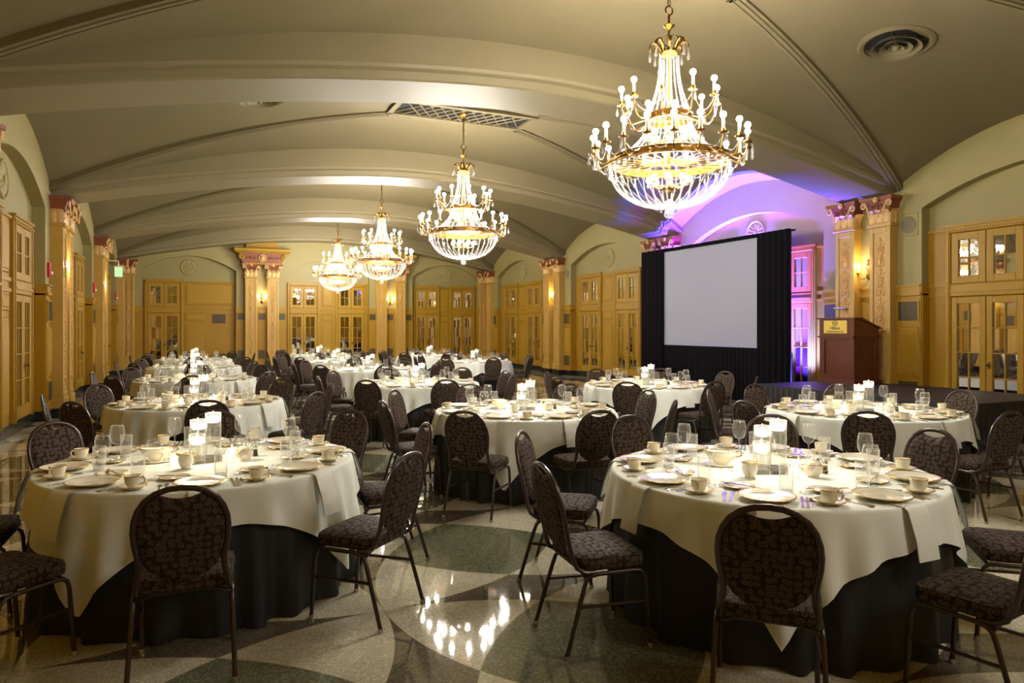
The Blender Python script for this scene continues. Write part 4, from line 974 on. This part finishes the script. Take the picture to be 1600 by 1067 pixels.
    b = MB(); b.lathe([(.001, -.012), (.028, -.012), (.036, .0), (.0375, .02), (.034, .027), (.001, .024)], 20); D['fcandle'] = b.mesh('wax_disc', M['wax_lit'], smooth=True, autos=radians(50))
    b = MB(); b.lathe([(.0005, 0), (.004, .006), (.0048, .012), (.003, .022), (.0005, .034)], 8); D['flame'] = b.mesh('flame', M['flame'], smooth=True)
    b = MB(); b.lathe([(.001, .004), (.024, .0), (.027, .004), (.027, .055), (.025, .055), (.024, .008), (.001, .008)], 16); D['votive'] = b.mesh('glass_cup', M['glass'], smooth=True, autos=radians(40))
    b = MB(); b.lathe([(.001, .008), (.0235, .008), (.0235, .042), (.001, .039)], 16); D['vwax'] = b.mesh('wax', M['pink_lit'], smooth=True, autos=radians(40))
    b = MB(); b.box(-.15, .15, -.15, .15, 0, .004); D['mirror'] = b.mesh('mirror_tile', M['tile'])
    b = MB(); b.lathe([(.001, .003), (.026, 0), (.028, .008), (.042, .03), (.046, .05), (.038, .075), (.034, .088), (.032, .086), (.035, .073), (.04, .05), (.001, .012)], 20)
    for i in range(len(b.v)):
        x, y, z = b.v[i]
        if z > .07 and x > .02: b.v[i] = (x + (z - .07) * 1.3, y, z + (z - .07) * .35)
    D['creamer'] = b.mesh('jug_body', M['china'], smooth=True)
    b = MB(); b.tube([(-.034, 0, .083), (-.058, 0, .088), (-.07, 0, .06), (-.058, 0, .034), (-.04, 0, .026)], .0042, 6); D['jug_handle'] = b.mesh('handle', M['gilt'], smooth=True)
    b = MB(); b.tube([(.0345 * cos(2 * pi * i / 20) + (.022 if cos(2 * pi * i / 20) > .6 else 0), .0345 * sin(2 * pi * i / 20), .088 + (.007 if cos(2 * pi * i / 20) > .6 else 0)) for i in range(20)], .0018, 4, closed=True); D['jug_rim'] = b.mesh('gilt_rim', M['gilt'], smooth=True)
    b = MB(); b.lathe([(.001, .003), (.03, 0), (.032, .008), (.05, .03), (.053, .05), (.047, .07), (.045, .07), (.05, .05), (.001, .03)], 20)
    b.lathe([(.047, .07), (.044, .08), (.02, .092), (.008, .096), (.012, .104), (.001, .11)], 20); D['sugar'] = b.mesh('bowl_body', M['china'], smooth=True, autos=radians(60))
    b = MB()
    for s in (-1, 1): b.tube([(s * .05, 0, .06), (s * .068, 0, .064), (s * .074, 0, .046), (s * .052, 0, .034)], .004, 6)
    D['sugar_handle'] = b.mesh('handle', M['gilt'], smooth=True)
    b = MB(); b.lathe([(.0475, .068), (.0485, .0715), (.0465, .073)], 20); D['sugar_rim'] = b.mesh('gilt_rim', M['gilt'], smooth=True)
    b = MB()
    def boat(u, t):
        a = 2 * pi * u; tab = [(.35, 0), (.38, .012), (.75, .03), (1, .055), (1.05, .08), (1.0, .08), (.9, .05), (.3, .02)]; k, z = tab[round(t * 7)]; up = .016 * max(0, cos(a)) ** 3 * (z > .06)
        return (.088 * k * cos(a) + (.02 if cos(a) > .7 and z > .06 else 0), .052 * k * sin(a), z + up)
    b.grid(boat, 28, 7, wrap=True); D['boat'] = b.mesh('boat_body', M['china'], smooth=True)
    b = MB(); b.tube([(.09 * cos(2 * pi * i / 24) * 1.02 + (.02 if cos(2 * pi * i / 24) > .7 else 0), .0535 * sin(2 * pi * i / 24), .081 + .016 * max(0, cos(2 * pi * i / 24)) ** 3) for i in range(24)], .002, 4, closed=True); b.tube([(-.09, 0, .08), (-.115, 0, .085), (-.12, 0, .06), (-.085, 0, .045)], .004, 6); D['boat_rim'] = b.mesh('gilt_rim', M['gilt'], smooth=True)
    b = MB(); b.lathe([(.001, .004), (.06, .004), (.085, .014), (.086, .012), (.06, 0), (.001, 0)], 24); b.xf(Matrix.Diagonal((1.35, .85, 1, 1))); D['boat_dish'] = b.mesh('dish', M['china'], smooth=True)
    b = MB(); b.lathe([(.018, 0), (.019, .004), (.014, .05), (.0135, .06), (.001, .06)], 8); D['shaker'] = b.mesh('shaker_glass', M['glass'])
    b = MB(); b.lathe([(.0145, .058), (.0145, .07), (.008, .082), (.001, .084)], 10); D['shaker_cap'] = b.mesh('cap', M['steel'], smooth=True, autos=radians(50))
    for nm, mm in (('salt', M['wax']), ('pepper', M['pepper'])): b = MB(); b.lathe([(.001, .004), (.0165, .004), (.013, .046), (.001, .046)], 8); D[nm] = b.mesh('grounds', mm)
    return D
M['ornline'] = mat('plate_print', lin(168, 150, 112), .3)
M['rimglass'] = thin_glass('glass_edge', (.95, .96, .95, 1), .6, .08, .3)
M['tile'] = mat('mirror_tile', (.85, .86, .85, 1), .03, 1)
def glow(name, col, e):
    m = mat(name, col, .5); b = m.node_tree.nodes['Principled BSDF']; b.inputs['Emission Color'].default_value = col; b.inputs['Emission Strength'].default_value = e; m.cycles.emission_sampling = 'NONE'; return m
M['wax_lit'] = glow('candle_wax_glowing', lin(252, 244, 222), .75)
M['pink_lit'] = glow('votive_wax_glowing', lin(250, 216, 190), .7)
WARE = ware()

# ------------------------------------------------------------------ tablecloths
def overlay_mesh(seed, rot):
    rr = random.Random(seed); ph = rr.uniform(0, 6.28); ph2 = rr.uniform(0, 6.28); side = 1.13; N = 192
    def hang(a):
        q = ((a - rot + pi / 4) % (pi / 2)) - pi / 4   # angle from the nearest corner
        return side / max(1e-3, cos(pi / 4 - abs(q))) - R, q
    rows = [('t', .0), ('t', .5), ('t', .9), ('e', 0), ('e', .5), ('e', 1)] + [('h', k / 9) for k in range(1, 10)]
    def fn(u, t):
        kind, k = rows[round(t * (len(rows) - 1))]; a = 2 * pi * u; Lh, q = hang(a)
        if kind == 't': r, z = max(.001, R * .985 * k / .975), TZ
        elif kind == 'e': th = k * pi / 2; r, z = R * .985 + .014 * sin(th), TZ - .014 * (1 - cos(th))
        else:
            d = k * max(.0, Lh - .02); am = min(1, d / .35)
            f = sin(26 * a + ph + 1.5 * sin(3 * a + ph2)); cw = math.exp(-(q / .2) ** 2)
            r = R + .002 + .012 * k + am * (.024 * f + .03) + cw * am * .02 * (1 + cos(q * 30)) * .5; z = TZ - .014 - d * (.99 - .03 * am)
        return (r * cos(a), r * sin(a), z)
    b = MB(); b.grid(fn, N, len(rows) - 1, wrap=True)
    me = b.mesh('tablecloth', M['cloth'], smooth=True); return me
def skirt_mesh(seed):
    rr = random.Random(seed); ph = rr.uniform(0, 6.28); N = 168
    def fn(u, t):
        a = 2 * pi * u; f = sin(21 * a + ph + 1.3 * sin(4 * a + ph)) + .4 * sin(34 * a + 2 * ph)
        r = R - .018 + t * .012 + (.02 + .018 * t) * t ** .5 * f * .9; return (r * cos(a), r * sin(a), .752 - t * .745)
    b = MB(); b.grid(fn, N, 8, wrap=True); b.poly([(( R - .02) * cos(2 * pi * i / 48), (R - .02) * sin(2 * pi * i / 48), .752) for i in range(48)])
    return b.mesh('skirt', M['skirt'], smooth=True, autos=radians(70))
OV = [overlay_mesh(s, radians(-130) + d) for s, d in ((1, .03), (2, -.02), (3, .06))]; SK = [skirt_mesh(s) for s in (11, 12, 13)]

DIRS = ['near', 'near-right', 'right', 'far-right', 'far', 'far-left', 'left', 'near-left']
CAPD = {'near': 'nearest', 'far': 'farthest'}
TABLES = [  # x, y, phrase, detail (2 = with parts and flatware, 1 = flatware, 0 = plates, cups and glasses), seat offset in degrees
    (.07, 4.93, 'the front left table', 2, -92), (3.13, 3.19, 'the front right table', 2, -90), (3.15, 6.6, 'the table in the middle', 2, -90), (6.28, 5.1, 'the table before the stage', 2, -92),
    (.06, 8.82, 'the second table along left wall', 2, -88), (6.15, 8.68, 'the table before the screen', 2, -90), (.06, 12.7, 'the third table along left wall', 1, -92), (3.15, 10.4, 'the third table of middle row', 1, -88),
    (.05, 16.5, 'the fourth table along left wall', 0, -90), (3.3, 14.3, 'the fourth table of middle row', 0, -90), (.05, 20.3, 'the last table along left wall', 0, -88), (3.3, 18.0, 'the fifth table of middle row', 0, -86),
    (3.5, 21.8, 'the last table of middle row', 0, -92), (6.38, 16.3, 'the far right table', 0, -95), (6.4, 20.0, 'the last table on the right', 0, -90)]
GRP = {}
for k_ in ('goblet', 'goblet_rim', 'goblet_foot'): WARE[k_].transform(Matrix.Scale(1.14, 4))
for k_ in ('tumbler', 'tumbler_rim', 'tumbler_base'): WARE[k_].transform(Matrix.Scale(1.14, 4))
for k_ in [q + n for q in ('vase_', 'water_', 'vrim_') for n in ('tall', 'mid', 'short')] + ['vbase', 'fcandle']: WARE[k_].transform(Matrix.Diagonal((1.13, 1.13, 1, 1)))
def put(name, me, x, y, z, rz, label, cat, group, parts=(), rot=None):
    if parts:
        e = empty(name, (x, y, z), rz); obj(parts[0], me, e)
        for nm, pm in parts[1:]: obj(nm, pm, e)
    else: e = obj(name, me, None, (x, y, z), rz)
    return tag(e, label, cat, group)
def table(idx, tx, ty, ph, det, off):
    rr = random.Random(100 + idx); camang = atan2(-ty, -tx)
    sk = obj('table_skirt', SK[idx % 3], None, (tx, ty, 0), rr.uniform(0, 6)); tag(sk, 'black floor-length cloth under the white overlay of ' + ph, 'tablecloth', 'black table skirts')
    ov = obj('tablecloth', OV[idx % 3], None, (tx, ty, 0), 0); tag(ov, 'ivory square overlay cloth draped on ' + ph, 'tablecloth', 'ivory overlay cloths')
    for s in range(8):
        a = radians(off + 45 * s); rel = (a - camang) % (2 * pi); dn = DIRS[round(rel / (pi / 4)) % 8]
        seat = 'at %s seat of %s' % (dn, ph)
        ca, sa = cos(a), sin(a)
        aj = a + radians(rr.gauss(0, 1.6)); rad = (1.185 if s % 2 == 0 else 1.225) + rr.uniform(-.01, .03)
        chair(tx + rad * cos(aj), ty + rad * sin(aj), aj + pi / 2 + radians(rr.gauss(0, 3)), 'brown swirl-patterned banquet chair ' + seat)
        def W(t, r): # t: towards the diner's right, r: distance from the table centre
            return tx + r * ca - t * sa * 1.0, ty + r * sa + t * ca * 1.0
        rz = a + pi / 2       # local +y points to the table centre, local +x to the diner's right
        zt = TZ + .001
        x, y = W(0, .76); 
        p2 = det == 2
        put('napkin', WARE['napkin'], *W(rr.uniform(-.03, .03), .765), zt, rz, 'folded ivory napkin ' + seat, 'napkin', 'folded napkins')
        put('dinner_plate', WARE['plate'], x, y, zt + .004, rz, 'gilt-rimmed cream dinner plate ' + seat, 'plate', 'dinner plates', ('plate', ('gilt_rim', WARE['plate_rim']), ('printed_crest', WARE['plate_crest'])) if p2 else ())
        x, y = W(.285, .75)
        put('saucer', WARE['saucer'], x, y, zt, rz, 'small gilt-rimmed saucer ' + seat, 'saucer', 'saucers', ('saucer', ('gilt_rim', WARE['saucer_rim'])) if p2 else ())
        put('teacup', WARE['cup'], x, y, zt + .005, rz + rr.uniform(-.9, .4), 'cream teacup with gilt rim ' + seat, 'cup', 'teacups', ('cup', ('handle', WARE['cup_handle']), ('gilt_rim', WARE['cup_rim']), ('gilt_line', WARE['cup_line'])) if p2 else ('cup', ('handle', WARE['cup_handle'])))
        x, y = W(.20 + rr.uniform(-.01, .01), .54); put('wine_glass', WARE['goblet'], x, y, zt, rz, 'empty stemmed wine glass ' + seat, 'glass', 'wine glasses', ('bowl_and_stem', ('rim', WARE['goblet_rim']), ('foot_edge', WARE['goblet_foot'])) if det else ())
        x, y = W(.10 + rr.uniform(-.01, .01), .57); put('water_tumbler', WARE['tumbler'], x, y, zt, rz, 'straight clear water tumbler ' + seat, 'glass', 'water tumblers', ('tumbler', ('rim', WARE['tumbler_rim']), ('base', WARE['tumbler_base'])) if det else ())
        if det:
            x, y = W(-.14, .54); put('bread_plate', WARE['bread'], x, y, zt, rz, 'small bread plate ' + seat, 'plate', 'bread plates', ('plate', ('gilt_rim', WARE['bread_rim'])) if p2 else ())
            put('butter_knife', WARE['knife'], *W(-.13, .54), zt + .016, rz + 1.2, 'butter knife across the bread plate ' + seat, 'knife', 'butter knives')
            for t, nm, me, lab, cat, r in ((-.168, 'dinner_fork', 'fork', 'inner dinner fork', 'fork', .755), (-.20, 'salad_fork', 'fork', 'outer salad fork', 'fork', .77), (.163, 'dinner_knife', 'knife', 'inner dinner knife', 'knife', .755), (.187, 'salad_knife', 'knife', 'outer salad knife', 'knife', .76), (.21, 'spoon', 'spoon', 'steel teaspoon', 'spoon', .755)):
                if nm == 'spoon' and False: continue
                x, y = W(t, r); put(nm, WARE[me], x, y, zt, rz + rr.gauss(0, .04), lab + ' ' + seat, cat, nm.replace('_', ' ') + 's')
    # centrepiece
    zt = TZ + .001; mz = zt + .0045; ca0 = camang; fx, fy = -cos(ca0), -sin(ca0); rx, ry = -fy * -1, fx * -1   # forward (away from the camera) and right
    rx, ry = fy, -fx
    def Wc(r, f): return tx + rx * r + fx * f, ty + ry * r + fy * f
    m = obj('mirror_tile', WARE['mirror'], None, (tx, ty, zt), camang + .3); tag(m, 'square mirror tile under the candles of ' + ph, 'mirror', 'mirror tiles')
    for nm, r, f, h, lab in (('tall', .055, .05, .29, 'tall'), ('mid', -.035, .06, .25, 'middle-height'), ('short', -.04, -.05, .17, 'short')):
        x, y = Wc(r, f); e = empty('cylinder_vase', (x, y, mz)); tag(e, '%s glass cylinder vase on %s' % (lab, ph), 'vase', 'candle vases')
        obj('vase_glass', WARE['vase_' + nm], e); obj('water', WARE['water_' + nm], e); obj('rim', WARE['vrim_' + nm], e); obj('base_ring', WARE['vbase'], e)
        c = empty('floating_candle', (x, y, mz + h - .05)); tag(c, 'lit floating candle in the %s vase of %s' % (lab, ph), 'candle', 'floating candles'); obj('wax_disc', WARE['fcandle'], c); obj('flame', WARE['flame'], c, (0, 0, .03))
    lamp('candle_light', 'POINT', (tx, ty, 1.16), CANDLE_W, (1, .84, .62), None, .05)
    if idx < 8 or True:
        for r, f, w in ((-.17, -.08, 'left'), (.13, -.13, 'near'), (.17, .10, 'right')):
            x, y = Wc(r, f); e = empty('votive_candle', (x, y, zt)); tag(e, 'small %s blush votive candle on %s' % (w, ph), 'candle', 'votive candles'); obj('glass_cup', WARE['votive'], e); obj('wax', WARE['vwax'], e); obj('flame', WARE['flame'], e, (0, 0, .039))
    if det:
        x, y = Wc(-.10, -.24); put('creamer', WARE['creamer'], x, y, zt, rr.uniform(2, 4), 'cream jug with gilt handle on ' + ph, 'jug', 'cream jugs', ('jug_body', ('handle', WARE['jug_handle']), ('gilt_rim', WARE['jug_rim'])))
        x, y = Wc(.24, -.10); put('sugar_bowl', WARE['sugar'], x, y, zt, rr.uniform(0, 6), 'lidded sugar bowl with gilt handles on ' + ph, 'bowl', 'sugar bowls', ('bowl_body', ('handle', WARE['sugar_handle']), ('gilt_rim', WARE['sugar_rim'])))
        x, y = Wc(-.27, .05); e = put('gravy_boat', WARE['boat'], x, y, zt + .006, rr.uniform(2.6, 3.6), 'gilt-edged gravy boat on ' + ph, 'gravy boat', 'gravy boats', ('boat_body', ('gilt_rim', WARE['boat_rim'])))
        put('boat_dish', WARE['boat_dish'], x, y, zt, e.rotation_euler.z, 'oval dish under the gravy boat on ' + ph, 'dish', 'gravy boat dishes')
        for k, (r, f) in (('salt', (.27, .04)), ('pepper', (.31, .01))):
            x, y = Wc(r, f); e = empty(k + '_shaker', (x, y, zt)); tag(e, 'glass %s shaker with steel cap on %s' % (k, ph), 'shaker', k + ' shakers'); obj('shaker_glass', WARE['shaker'], e); obj('cap', WARE['shaker_cap'], e); obj('grounds', WARE[k], e)
for i, T in enumerate(TABLES): table(i, *T)
